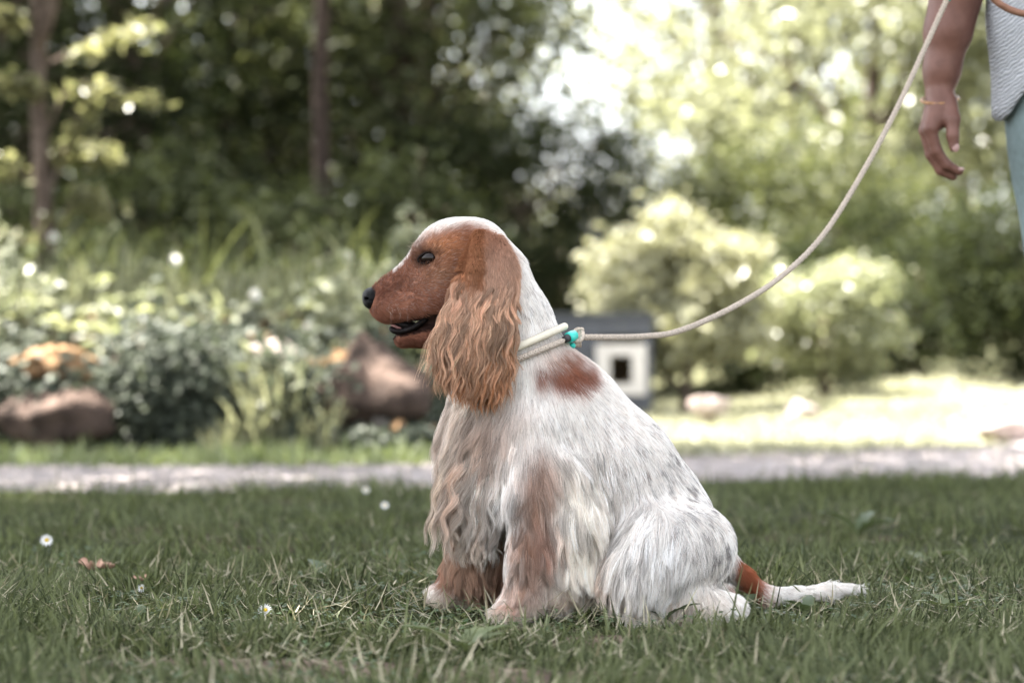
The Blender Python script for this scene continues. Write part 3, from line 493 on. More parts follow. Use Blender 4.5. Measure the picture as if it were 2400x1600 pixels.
# ---- little blue-grey hutch with a white framed opening
def hutch():
    d = 12.6; c = at(1385, 800, d); x0, x1, yb = c[0]-.42, c[0]+.32, d-CAM_D; zb = gz(c[0], yb); top = at(1400, 742, d)[2]
    M_B = plain('blue_grey_paint', (.085, .09, .112), .6, .3, .12, 18); M_WF = plain('white_frame_paint', (.66, .62, .62), .5, .3, .05, 20); M_IN = plain('brown_interior', (.20, .14, .085), .8, .1, .3, 12)
    H = empty('garden_hutch', (c[0], yb, zb)); tag(H, 'small blue-grey wooden hutch with white framed opening behind the spaniel', 'hutch')
    def box(name, a, b, mat, par):
        a, b = np.array(a), np.array(b); q = np.array([[i, j, k] for i in (0, 1) for j in (0, 1) for k in (0, 1)]); V = a+(b-a)*q
        return mesh(name, V, np.array([[0, 1, 3, 2], [4, 6, 7, 5], [0, 4, 5, 1], [2, 3, 7, 6], [0, 2, 6, 4], [1, 5, 7, 3]]), mat, par, False)
    wl, wr, wb, wt = at(1396, 0, d)[0], at(1514, 0, d)[0], at(0, 925, d)[2], at(0, 806, d)[2]
    # front of horizontal boards round the opening
    z = zb+.05; k = 0
    while z < top-.001:
        z2 = min(z+.078, top)
        for a, b in (((x0, wl+.02), (wr-.02, x1)) if (z2 > wb+.02 and z < wt-.02) else ((x0, x1),)): box('board', (a, yb-.012-.003*(k % 2), z+.002), (b, yb+.012, z2-.002), M_B, H)
        z = z2; k += 1
    box('side_wall', (x0, yb+.014, zb+.05), (x0+.02, yb+.5, top-.034), M_B, H); box('side_wall', (x1-.02, yb+.014, zb+.05), (x1, yb+.5, top-.034), M_B, H); box('back_wall', (x0+.022, yb+.48, zb+.05), (x1-.022, yb+.5, top-.036), M_IN, H); box('floor_panel', (x0+.022, yb+.014, zb+.052), (x1-.022, yb+.478, zb+.07), M_IN, H)
    for s in ((x0+.01, x0+.06), (x1-.06, x1-.01)):
        for y in (yb+.02, yb+.42): box('leg', (s[0], y, zb-.03), (s[1], y+.05, zb+.049), M_B, H)
    r = mesh('roof', np.array([[x0-.01, yb-.025, top+.002], [x1+.01, yb-.025, top+.002], [x1+.01, yb+.52, top-.03], [x0-.01, yb+.52, top-.03], [x0-.01, yb-.025, top+.018], [x1+.01, yb-.025, top+.018], [x1+.01, yb+.52, top-.012], [x0-.01, yb+.52, top-.012]]), np.array([[0, 3, 2, 1], [4, 5, 6, 7], [0, 1, 5, 4], [1, 2, 6, 5], [2, 3, 7, 6], [3, 0, 4, 7]]), M_B, H, False)
    F = empty('window_frame', ((wl+wr)/2, yb-.02, (wb+wt)/2)); F.parent = H; F.matrix_parent_inverse = H.matrix_world.inverted(); f = .075
    box('jamb', (wl, yb-.035, wb), (wl+f, yb-.017, wt), M_WF, F); box('jamb', (wr-f, yb-.035, wb), (wr, yb-.017, wt), M_WF, F); box('rail', (wl+f, yb-.034, wt-f*.8), (wr-f, yb-.018, wt), M_WF, F); box('rail', (wl+f, yb-.034, wb), (wr-f, yb-.018, wb+f*.8), M_WF, F)
hutch()
# ================================================================== the spaniel
def dg(u, v, y=0.0): return np.array([(u-1200)/1600., y, CAM_H+(800-v)/1600.])
def dog_body():
    B = Body((-.235, -.185, -.012), (.545, .185, .61), .004)
    C = lambda u, v, y, r: (dg(u, v, y), r)
    # head
    B.ell(dg(1074, 606), (.064, .053, .057), .015)
    B.ell(dg(1122, 586), (.038, .043, .040), .015)
    B.cone(dg(1018, 664), .041, dg(906, 706), .0245, .025, .80)
    B.ell(dg(902, 702), (.018, .0180, .020), .012)
    B.cone(dg(1005, 636), .027, dg(925, 670), .0150, .015, .75)
    for s in (-1, 1):
        B.cone(dg(998, 712, s*.017), .024, dg(914, 722, s*.011), .0185, .012)
        B.ell(dg(1045, 668, s*.026), (.042, .032, .042), .02)
        B.ell(dg(1000, 584, s*.032), (.017, .012, .011), .012)
        B.ell(dg(1006, 607, s*.055), (.013, .016, .0075), 0, sub=True)
    # lower jaw
    B.chain([C(1060, 752, 0, .030), C(1000, 783, 0, .0165), C(945, 793, 0, .0115)], .008, 1.25)
    # neck and trunk
    B.chain([C(1110, 612, 0, .044), C(1140, 655, 0, .058), C(1182, 765, 0, .067), C(1205, 865, 0, .080)], .018, .95)
    B.chain([C(1203, 865, 0, .078), C(1296, 990, 0, .099), C(1412, 1125, 0, .107), C(1512, 1240, 0, .099), C(1588, 1305, 0, .072)], .018, .80)
    B.ell(dg(1175, 985), (.078, .078, .080), .025)
    B.ell(dg(1170, 1075), (.064, .072, .070), .025)
    # bib of long chest hair (under-volume)
    B.chain([C(1118, 985, -.01, .038), C(1115, 1090, -.02, .040), C(1130, 1160, -.025, .028), C(1142, 1205, -.03, .016)], .014, 1.1)
    # front legs
    B.chain([C(1245, 1010, -.055, .046), C(1256, 1140, -.08, .040), C(1250, 1280, -.082, .032), C(1238, 1375, -.078, .027), C(1205, 1415, -.074, .024)], .014)
    B.chain([C(1318, 1110, -.076, .038), C(1340, 1210, -.082, .042), C(1345, 1315, -.080, .036), C(1312, 1375, -.075, .022)], .016)
    B.chain([C(1150, 1090, .055, .05), C(1120, 1240, .06, .035), C(1095, 1345, .062, .029), C(1050, 1402, .062, .022)], .03)
    B.chain([C(1170, 1200, .06, .04), C(1150, 1330, .062, .033), C(1130, 1390, .062, .018)], .03)
    for (u, v, y) in ((1183, 1420, -.074), (1022, 1404, .062)):
        for k, (dy, du) in enumerate(((-.021, 8), (-.008, -5), (.007, -5), (.020, 8))):
            B.cone(dg(u+28+du, v-14, y+dy*.9), .0130, dg(u+du, v-3, y+dy*1.15), .0122, .003)
    # hind legs
    for s in (-1, 1):
        B.chain([C(1622, 1270, s*.068, .056), C(1545, 1285, s*.092, .058), C(1495, 1325, s*.102, .045)], .032)
        B.chain([C(1495, 1330, s*.102, .040), C(1580, 1385, s*.1, .032), C(1680, 1408, s*.09, .021)], .018)
        B.chain([C(1705, 1415, s*.088, .019), C(1600, 1420, s*.1, .019), C(1480, 1420, s*.112, .02)], .015)
    # tail lying on the lawn
    B.chain([C(1700, 1322, .01, .020), C(1745, 1354, .02, .012), C(1800, 1400, .03, .011), C(1870, 1400, .035, .0085), C(1945, 1392, .04, .0085), C(2010, 1384, .035, .005)], .012)
    return B.finish()

def polysd(u, v, poly):
    """signed distance to a polygon, negative inside"""
    P = np.array(poly, float); Q = np.roll(P, -1, 0); d = np.full(len(u), 1e9); ins = np.zeros(len(u), bool)
    for (ax, ay), (bx, by) in zip(P, Q):
        ex, ey = bx-ax, by-ay; t = np.clip(((u-ax)*ex+(v-ay)*ey)/(ex*ex+ey*ey+1e-9), 0, 1)
        d = np.minimum(d, np.hypot(u-ax-t*ex, v-ay-t*ey))
        c = (ay > v) != (by > v); ins ^= c & (u < (bx-ax)*(v-ay)/(by-ay+1e-9)+ax)
    return np.where(ins, -d, d)
def soft(u, v, poly, w): return 1/(1+np.exp(np.clip(polysd(u, v, poly)/w, -30, 30)))
def blob(u, v, cu, cv, ru, rv, ang=0.0, p=1.6):
    a = math.radians(ang); x = (u-cu)*math.cos(a)+(v-cv)*math.sin(a); y = -(u-cu)*math.sin(a)+(v-cv)*math.cos(a)
    return np.exp(-((x/ru)**2+(y/rv)**2)**(p/2))
WHITE, CREAM, TAN, RED = np.array([.91, .885, .86]), np.array([.85, .78, .69]), np.array([.43, .255, .165]), np.array([.27, .095, .048])
FACE = [(830, 640), (950, 592), (962, 588), (982, 566), (1000, 554), (1040, 543), (1088, 531), (1130, 541), (1178, 563), (1203, 600), (1203, 700), (1110, 850), (900, 850), (820, 740)]
SPOT = [(1330+(a-1330)*.86, 868+(b-868)*.86) for a, b in [(1313, 806), (1330, 812), (1354, 838), (1382, 866), (1394, 898), (1368, 908), (1356, 924), (1330, 918), (1272, 908), (1255, 885), (1256, 862), (1282, 850), (1304, 826)]]
def dog_color(P, r1, r2, tip=False):
    u = P[:, 0]*1600+1200; v = 800-(P[:, 2]-CAM_H)*1600; y = P[:, 1]; n = len(u)
    nz = noise(P, 55, 3); nz2 = noise(P, 18, 5); fine = noise(P*np.array([1, 1, .35]), 220, 8)
    uu = u+(nz-.5)*26+(r1-.5)*14; vv = v+(nz2-.5)*22+(r2-.5)*14
    c = np.tile(WHITE, (n, 1))
    def mix(col, w):
        nonlocal c
        w = np.clip(w, 0, 1)[:, None]; c = c*(1-w)+np.asarray(col)*w
    mix(CREAM*1.05, .30*nz2)
    # roan ticking on the back, hip and neck
    tick = .02+.26*sstep(.45, .8, nz2)*blob(u, v, 1600, 1130, 190, 170)+.22*blob(u, v, 1640, 1230, 90, 80)*nz+.12*blob(u, v, 1250, 700, 60, 90)+.12*blob(u, v, 1450, 1050, 200, 150)
    mix([.30, .285, .29], (r1 < tick)*.8); fl = sstep(.60, .72, noise(P*np.array([1, 1, .6]), 130, 91))*(blob(u, v, 1640, 1160, 85, 150, -25)+.7*blob(u, v, 1700, 1270, 50, 60)+.35*blob(u, v, 1500, 1060, 120, 90)+.3*blob(u, v, 1255, 720, 45, 80)); mix([.26, .24, .24], (r2 < fl*.8)*.9)
    mix([.55, .40, .34], (r2 < .05+.1*blob(u, v, 1440, 1050, 120, 120))*.5)
    # chest, bib
    mix(TAN*.95, .85*blob(uu, vv, 1155, 985, 52, 62, -20))
    mix([.60, .49, .39], .9*blob(uu, vv, 1075, 1080, 60, 180, 0, 2.6)*(.55+.45*sstep(.35, .65, nz)))
    mix(TAN*.9, .55*blob(uu, vv, 1080, 1090, 75, 180, 0, 3)*sstep(.5, .75, noise(P, 42, 12)))
    mix(WHITE, .85*blob(uu, vv, 1172, 1130, 26, 110))
    # front legs
    near = y < -.02
    band = [(1212, 1075), (1262, 1040), (1300, 1075), (1290, 1160), (1305, 1220), (1270, 1290), (1280, 1345), (1245, 1395), (1205, 1400), (1205, 1250)]
    mix([.37, .20, .125], .95*near*soft(uu, vv, band, 10)*(.7+.3*nz))
    mix(RED*1.3, .5*near*soft(uu, vv, [(1255, 1170), (1300, 1200), (1305, 1250), (1268, 1300), (1245, 1260)], 10))
    mix(CREAM*np.array([1.0, 1.01, 1.03]), .85*near*soft(uu, vv, [(1300, 1080), (1390, 1080), (1450, 1400), (1280, 1400), (1300, 1230)], 14))
    mix([.62, .46, .36], .5*near*soft(uu, vv, [(1260, 1330), (1420, 1300), (1430, 1440), (1240, 1440)], 20)*sstep(.4, .7, nz))
    far = (y > .015) & (u < 1260) & (v > 1170)
    mix(TAN*.85, .9*far*sstep(1170, 1260, v)); mix(RED*1.1, .4*far*sstep(.45, .7, nz2))
    paw = (v > 1385)
    mix(CREAM, .7*paw*(u < 1270)); mix(RED*1.6, .7*blob(uu, vv, 1205, 1405, 22, 14)); mix(WHITE, .8*blob(uu, vv, 1015, 1385, 30, 14))
    # hind leg
    mix([.80, .60, .45], .8*blob(uu, vv, 1555, 1395, 75, 26)*(.4+.6*nz)); mix(CREAM, .5*blob(uu, vv, 1480, 1350, 50, 70)*nz)
    mix(TAN, .35*blob(uu, vv, 1425, 1290, 18, 90))
    mix(RED*1.45, (u > 1712)*(u < 1797+40*(r1-.5))*1.0*(v > 1305)*(1-sstep(1765, 1800, u)*.5)*((P[:, 1] > -.045))*(1-.0*nz)*sstep(1716, 1726, u))
    mix(TAN*.75, .8*blob(uu, vv, 1722, 1360, 10, 40)*(y > -.05))
    # shoulder spot, seen from both sides
    mix(RED*np.array([1.05, 1.0, 1.0])*(.8+.4*r2[:, None]), soft(uu+(nz-.5)*14+(r2-.5)*16, vv+(r1-.5)*22, SPOT, 6.0)*.97)
    mix(TAN*1.2, .35*blob(u, v, 1295, 830, 40, 30))
    # face
    f = soft(u+(nz-.5)*10+(r1-.5)*10, v+(nz2-.5)*12+(r2-.5)*10, FACE, 5)
    blaze = 1-sstep(.004, .010, np.abs(y))*1.0
    f = f*(1-blaze*(v < 640)*.9)
    fc = np.tile(np.array([.315, .143, .092]), (n, 1))
    def fm(col, w):
        nonlocal fc
        w = np.clip(w, 0, 1)[:, None]; fc = fc*(1-w)+np.asarray(col)*w
    fm([.50, .245, .125], .9*blob(u, v, 1045, 575, 62, 34, 12)); fm([.42, .19, .095], .8*blob(u, v, 1130, 560, 55, 30))
    fm([.32, .175, .10], .7*blob(u, v, 1040, 645, 55, 30)); fm([.42, .22, .15], .8*blob(u, v, 975, 645, 14, 22))
    fm([.50, .40, .37], (r1 < .38*blob(u, v, 985, 675, 75, 36)+.10)*.75*(v < 728))
    fm([.12, .045, .03], .75*blob(u, v, 895, 690, 26, 30)); fm([.14, .055, .035], .6*blob(u, v, 930, 665, 40, 18, -28))
    fm([.022, .012, .010], .97*blob(u, v, 1001, 607, 32, 20, -22, 3)); fm([.09, .035, .022], .8*blob(u, v, 985, 583, 20, 13, 60))
    fm([.035, .02, .018], .95*((v > 752-(u-925)*.2) & (v < 792-(u-925)*.22) & (u > 915)))
    fm([.20, .085, .055], .9*(v > 790))
    c = c*(1-f[:, None])+fc*f[:, None]
    return c*(.90+.2*fine[:, None])

# flow guides: u, v, direction in the picture, length mm, wave mm, clump
GUIDE = np.array([
 (860,690,1,.1,4,0,.0),(915,660,.85,-.5,5,0,.0),(930,715,1,.15,6,0,.1),(895,745,.6,.8,7,0,.1),(985,660,1,-.1,6,0,.1),(1000,730,1,.2,7,0,.1),
 (985,570,.5,-1,5,0,.1),(965,612,.5,-1,4,0,.0),(1040,525,1,-.35,11,0,.15),(1110,503,1,.15,13,0,.2),(1185,560,.7,1,16,0,.25),(1050,595,1,.0,8,0,.1),(1040,690,1,.25,9,0,.1),
 (960,800,1,.25,10,0,.2),(1020,790,1,.5,14,0,.2),
 (1245,660,.38,1,16,0,.2),(1295,740,.3,1,16,0,.2),(1200,740,.12,1,16,0,.2),(1190,830,.05,1,18,0,.2),
 (1345,825,.85,1,24,0,.3),(1300,880,.55,1,20,0,.25),(1215,910,-.05,1,20,0,.25),(1160,930,-.4,1,34,1,.4),(1250,980,.15,1,20,0,.25),
 (1430,895,1,.98,18,0,.2),(1530,990,.92,1,17,0,.2),(1620,1090,.6,1,16,0,.2),(1690,1220,.28,1,16,0,.2),(1720,1300,.1,1,17,0,.2),
 (1350,1000,.40,1,19,0,.2),(1450,1100,.32,1,19,0,.2),(1400,1210,.15,1,24,0,.3),(1550,1120,.42,1,18,0,.2),
 (1225,1050,.15,1,22,0,.3),(1255,1140,.15,1,22,0,.3),(1235,1250,.12,1,36,1,.5),(1225,1350,.16,1,33,2,.6),
 (1050,985,-.45,1,95,4,.75),(1045,1080,-.10,1,120,5,.8),(1090,1080,.0,1,115,5,.85),(1150,1060,.0,1,105,5,.85),(1120,1190,.10,1,65,6,.88),(1165,1240,.18,1,42,5,.9),(1100,960,-.65,.7,60,3,.6),
 (1310,1110,.30,1,46,2,.5),(1370,1120,.38,1,58,3,.6),(1330,1230,.30,1,62,3,.6),(1395,1230,.22,1,66,3,.6),(1300,1340,.35,1,26,2,.5),(1370,1330,.22,1,30,2,.5),
 (1110,1260,.12,1,50,3,.65),(1090,1350,.2,1,38,2,.65),(1160,1330,.25,1,52,3,.65),(1030,1400,-.7,.5,12,0,.35),(1190,1415,-.7,.6,12,0,.35),
 (1560,1195,.1,.6,30,1,.45),(1480,1230,-.35,.9,48,2,.5),(1450,1320,-.12,1,66,3,.6),(1530,1300,-.12,1,46,2,.5),(1620,1290,.05,1,26,1,.35),(1680,1340,.15,1,26,1,.35),
 (1520,1380,-.1,1,40,3,.6),(1600,1390,.15,1,28,2,.5),(1700,1410,.7,.6,22,1,.55),
 (1760,1360,1,.5,13,0,.3),(1860,1380,1,.1,20,2,.5),(1960,1365,1,.1,22,2,.5)])
def guide_at(P, sig=46.0):
    u = P[:, 0]*1600+1200; v = 800-(P[:, 2]-CAM_H)*1600
    d2 = (u[:, None]-GUIDE[None, :, 0])**2+(v[:, None]-GUIDE[None, :, 1])**2
    w = np.exp(-(d2-d2.min(1, keepdims=True))/(2*sig*sig)); w /= w.sum(1, keepdims=True)
    dr = unit(GUIDE[:, 2:4]); g = w@np.c_[dr, GUIDE[:, 4:7]]
    return g
def surf_points(V, F, n, dens=None):
    a, b, c, d = (V[F[:, k]] for k in range(4)); ar = np.linalg.norm(np.cross(c-a, d-b), axis=1)*.5
    if dens is not None: ar = ar*dens((a+b+c+d)/4)
    i = rng.choice(len(F), n, p=ar/ar.sum()); s, t = rng.random((2, n, 1))
    return (a[i]*(1-s)+b[i]*s)*(1-t)+(d[i]*(1-s)+c[i]*s)*t

def grow(P, Nn, D, L, wave, wl, clump, body, K=7, lift=.25, grav=0.0, nclump=2000, hug=.0015, frizz=.03, cohere=False):
    """strand paths (n, K+1, 3) that follow a surface, gather into locks and wave"""
    n = len(P); pos = P-Nn*.0015; path = [pos]; t_ = np.linspace(0, 1, K+1); step = (L/K)[:, None]; d = D
    D = unit(D+rng.normal(0, frizz, (n, 3)))
    lf = lift*(.6+.8*rng.random((n, 1)))
    for k in range(K):
        t = t_[k]; g = unit(body.sample(pos, body.G)); s = body.sample(pos)[:, None]
        d = D+np.array([0, 0, -1.0])*grav*t
        d = d-g*np.minimum((d*g).sum(1, keepdims=True), 0)*np.exp(-np.maximum(s, 0)/.01)
        d = unit(d+g*lf*(1-t)**1.5)
        pos = pos+d*step
        s = body.sample(pos)[:, None]; hm = hug+.004*t*lf*4
        pos = pos+unit(body.sample(pos, body.G))*np.maximum(hm-s, 0)
        path.append(pos)
    path = np.stack(path, 1)
    M = min(nclump, n); ci = rng.choice(n, M, replace=False); kd = kdtree.KDTree(M)
    for i, q in enumerate(P[ci]): kd.insert(q, i)
    kd.balance(); cid = np.fromiter((kd.find(q)[1] for q in P), int, n); gi = ci[cid]
    # lock shape: converge on the guide strand, then wave the whole lock sideways
    tt = t_[None, :, None]
    cf = clump[:, None, None]*sstep(.05, .95, tt); off = rng.normal(0, 1, (n, 1, 3))*.0012
    gp = path[gi]; sc = (L/np.maximum(L[gi], 1e-4))[:, None, None]
    gp2 = gp[:, :1]+(gp-gp[:, :1])*np.clip(sc, .6, 1.25)
    path = path*(1-cf)+(gp2+off*(1-.5*tt))*cf
    rp = rng.random(M)*2*np.pi; ra = .5+rng.random(M); rw = .75+.5*rng.random(M)
    tang = unit(path[:, -1]-path[:, 0]); side = unit(np.cross(tang, Nn))
    s_ = L[:, None]*t_[None]; ph = rp[cid][:, None]+2*np.pi*s_/(wl*rw[cid])[:, None]+rng.normal(0, .25, (n, 1))
    if cohere: ph = 2*np.pi*(-path[..., 2])/wl[:, None]+noise(P*np.array([1, 1, .3]), 22, 44)[:, None]*11+(rp[cid]*.42)[:, None]+rng.normal(0, .12, (n, 1))
    amp = (wave*ra[cid])[:, None]*sstep(.0, .35, t_)[None]
    path = path+side[:, None]*(amp*np.sin(ph))[..., None]+Nn[:, None]*(amp*.45*np.cos(ph))[..., None]
    return path, cid
def hair(name, path, col, r0, mat, parent, taper=.25):
    n, K, _ = path.shape; hc = bpy.data.hair_curves.new(name); hc.add_curves([K]*n)
    hc.attributes['position'].data.foreach_set('vector', path.astype(np.float32).ravel())
    ra = hc.attributes.get('radius') or hc.attributes.new('radius', 'FLOAT', 'POINT')
    t = np.linspace(0, 1, K); rr = np.asarray(r0).reshape(-1, 1)*np.where(t < .5, .8+.4*t, 1-(t-.5)*2*(1-taper))[None]
    ra.data.foreach_set('value', np.broadcast_to(rr, (n, K)).astype(np.float32).ravel())
    ca = hc.attributes.new('col', 'FLOAT_COLOR', 'CURVE')
    ca.data.foreach_set('color', np.c_[np.clip(col, 0, 1), np.ones(n)].astype(np.float32).ravel())
    hc.materials.append(mat); o = bpy.data.objects.new(name, hc); link(o, parent); return o

M_FUR = attrmat('fur', .55, .10, .42); M_SKIN = attrmat('skin_under_fur', .8, .1)
M_NOSE = plain('nose_leather', (.005, .005, .006), .34, .22, .3, 400, .5, 900); M_EYE, _nt, _p = newmat('eye'); _p.inputs['Base Color'].default_value = (.011, .006, .005, 1); _p.inputs['Roughness'].default_value = .10; _p.inputs['Specular IOR Level'].default_value = .28
M_LID = plain('eyelid_skin', (.012, .008, .007), .75, .15, .3, 200); M_LIP = plain('dark_lip', (.007, .005, .005), .45, .12, .4, 200, .3, 300); M_TONGUE = plain('tongue_skin', (.26, .12, .11), .4, .5, .2, 150, .2, 400); M_TOOTH = plain('tooth', (.36, .32, .27), .3, .5, .1)

def ellmesh(c, r, rot=None, seg=20, rings=12):
    th = np.linspace(0, np.pi, rings+1); ph = np.linspace(0, 2*np.pi, seg, endpoint=False)
    V = np.stack([np.outer(np.sin(th), np.cos(ph)), np.outer(np.sin(th), np.sin(ph)), np.outer(np.cos(th), np.ones(seg))], -1).reshape(-1, 3)*np.array(r)
    if rot is not None: V = V@np.array(rot).T
    i = np.arange(rings)[:, None]*seg; j = np.arange(seg)[None]; k = (j+1) % seg
    return V+np.array(c), np.stack([i+j, i+seg+j, i+seg+k, i+k], -1).reshape(-1, 4)

BODY = dog_body(); BV, BF = BODY.mesh()
DOG = empty('cocker_spaniel', (.08, 0, 0)); tag(DOG, 'white and red-brown roan cocker spaniel sitting on the lawn in profile', 'dog')
cols = dog_color(BV, np.full(len(BV), .6), np.full(len(BV), .6))
mesh('body', BV, BF, M_SKIN, DOG, True, cols*.95)

def make_coat():
    dens = lambda c: np.where(c[:, 1] > .045, .35, 1.0)*np.where((c[:, 2] < .012) | ((c[:, 0] > -.2) & (c[:, 1] > .03) & (c[:, 2] > .2)), .5, 1.0)
    n = 235000
    P = surf_points(BV, BF, n, dens); u = P[:, 0]*1600+1200; v = 800-(P[:, 2]-CAM_H)*1600; y = P[:, 1]
    keep = ~((np.hypot((u-866)/15, (v-698)/22) < 1.0) & (np.abs(y) < .020))
    keep &= ~((np.hypot((u-1006)/20, (v-607)/12.0) < 1) & (np.abs(y) > .03))
    keep &= ~((u < 1015) & (u > 905) & (np.abs(v-(772-(u-925)*.32)) < 11))
    P = P[keep]; y = P[:, 1]; n = len(P); Nn = BODY.normal(P)
    g = guide_at(P); L = g[:, 2]/1000*(.75+.5*rng.random(n)); L = np.where(L < .034, L*.82, L); wave = g[:, 3]/1000
    D = np.stack([g[:, 0], 0*g[:, 0], -g[:, 1]], 1); D = D-Nn*(D*Nn).sum(1, keepdims=True); D = unit(D+np.array([0, 0, -.001]))
    far = (y > .03) & (P[:, 2] < .3); L = np.where(far, np.minimum(L, .05), L)
    r1, r2 = rng.random((2, n)); col = dog_color(P, r1, r2)
    face = (P[:, 2] > .385) & (P[:, 0] < -.02)
    longm = L > .036
    for name, m, K, nc, wl, lift, grav, rad in (('face_fur', face, 4, 9000, .03, .16, 0, .00018), ('short_coat', ~face & ~longm, 6, 12000, .03, .07, .15, .00018), ('feathering', ~face & longm, 15, 1000, .062, .20, .7, .00025)):
        q = np.where(m)[0]
        path, cid = grow(P[q], Nn[q], D[q], L[q], wave[q], np.full(len(q), wl), g[q, 4]*np.where(P[q, 2] < .075, 1.3, 1.02 if name == 'feathering' else .5), BODY, K, lift, grav, nc, frizz=.07)
        cv = (.93+.14*rng.random(cid.max()+1)) if name != 'feathering' else .66+.62*rng.random(cid.max()+1)
        hair(name, path, col[q]*cv[cid][:, None]*(.8+.4*rng.random((len(q), 1))), rad*(.7+.6*rng.random(len(q))), M_FUR, DOG)
make_coat()

# ---- ears
def make_ear(s):
    E = Body((-.15, min(s*.03, s*.15), .27), (.03, max(s*.03, s*.15), .58), .004)
    y = s
    fx = 0 if s < 0 else 26
    E.chain([(dg(1146, 586, y*.056), .022), (dg(1146, 640, y*.068), .026), (dg(1134, 700, y*.080), .030), (dg(1116+fx, 772, y*.092), .036), (dg(1108+fx*1.4, 828, y*.094), .036)], .012, .26)
    E.chain([(dg(1126, 558, y*.062), .0075), (dg(1124, 592, y*.080), .0085), (dg(1116, 636, y*.088), .0085), (dg(1110, 655, y*.088), .007)], .006)
    E.finish(); V, F = E.mesh()
    def ecol(P, r1, r2):
        u = P[:, 0]*1600+1200; v = 800-(P[:, 2]-CAM_H)*1600; nz = noise(P, 60, 21)[:, None]
        top, mid, low = np.array([.52, .335, .25]), np.array([.65, .45, .32]), np.array([.36, .165, .075])
        a = sstep(590, 760, v+(r1-.5)*80)[:, None]; b = sstep(690, 850, v+(r2-.5)*90)[:, None]
        c = (top*(1-a)+mid*a)*(1-b)+low*b
        c = c*(.85+.3*nz)
        roll = (sstep(1140, 1128, u+(r1-.5)*6)*sstep(665, 640, v))[:, None]*.85; c = c*(1-roll)+np.array([.33, .14, .062])*roll
        up = (blob(u, v, 1150, 560, 60, 30)*.5)[:, None]; c = c*(1-up)+np.array([.36, .15, .07])*up
        fr = sstep(1075, 1010, u)[:, None]*.35; return c*(1-fr)+np.array([.62, .42, .30])*fr
    ear = mesh('ear', V, F, M_SKIN, DOG, True, ecol(V, np.full(len(V), .5), np.full(len(V), .5))*.55)
    n = 34000 if s < 0 else 9000
    P = surf_points(V, F, n, lambda c: np.where((c[:, 1]-s*np.interp(c[:, 2], [.38, .44, .5, .55], [.098, .09, .072, .06]))*s > -.004, 1.0, .15)); Nn = E.normal(P); u = P[:, 0]*1600+1200; v = 800-(P[:, 2]-CAM_H)*1600
    lower = sstep(590, 800, v+np.maximum(0, 1115-u)*1.1); L = (.011+.10*lower)*(.55+.65*rng.random(n)); L = np.where(u < 1134, np.where(v < 640, .0045, L), L)
    edge = 1108-sstep(640, 790, v)*80; fr_ = sstep(60, 0, u-edge); dirx = np.where(v < 650, .10, 0)-.02*fr_*sstep(630, 660, v)*(1-sstep(730, 790, v))+.34*sstep(740, 830, v)*sstep(1095, 1020, u)-.10*sstep(760, 860, v)*sstep(1130, 1180, u)
    L = np.minimum(L, np.maximum(.012, (np.interp(u, [980, 1000, 1050, 1126, 1165, 1195], [842, 866, 896, 924, 930, 890])-v+rng.normal(0, 15, n)+(noise(P, 45, 15)-.5)*34)/1600*1.1)); Nn = unit(Nn*np.array([.25, 1, .4]))
    D = np.stack([dirx, 0*u, -np.ones(n)], 1); D = D-Nn*(D*Nn).sum(1, keepdims=True); D = unit(D+np.array([0, 0, -.2]))
    wave = np.where(L > .03, .0040, .0004); cl = .15+.75*sstep(.02, .05, L); r1, r2 = rng.random((2, n))
    path, cid = grow(P, Nn, D, L, wave, np.full(n, .054), cl, E, 20, .09, .5, 620 if s < 0 else 240, frizz=.05, cohere=True)
    cv = .46+1.0*rng.random(cid.max()+1); lk = 1+(cv[cid]-1)*sstep(.02, .05, L)  # lock tones spread wide to paint dark shading between locks
    hair('ear_hair', path, np.where(rng.random((n, 1)) < .14, 1.35, 1.0)*ecol(P, r1, r2)*lk[:, None]*(.85+.3*rng.random((n, 1))), .00022*(.7+.6*rng.random(n)), M_FUR, ear)
for s in (-1, 1): make_ear(s)

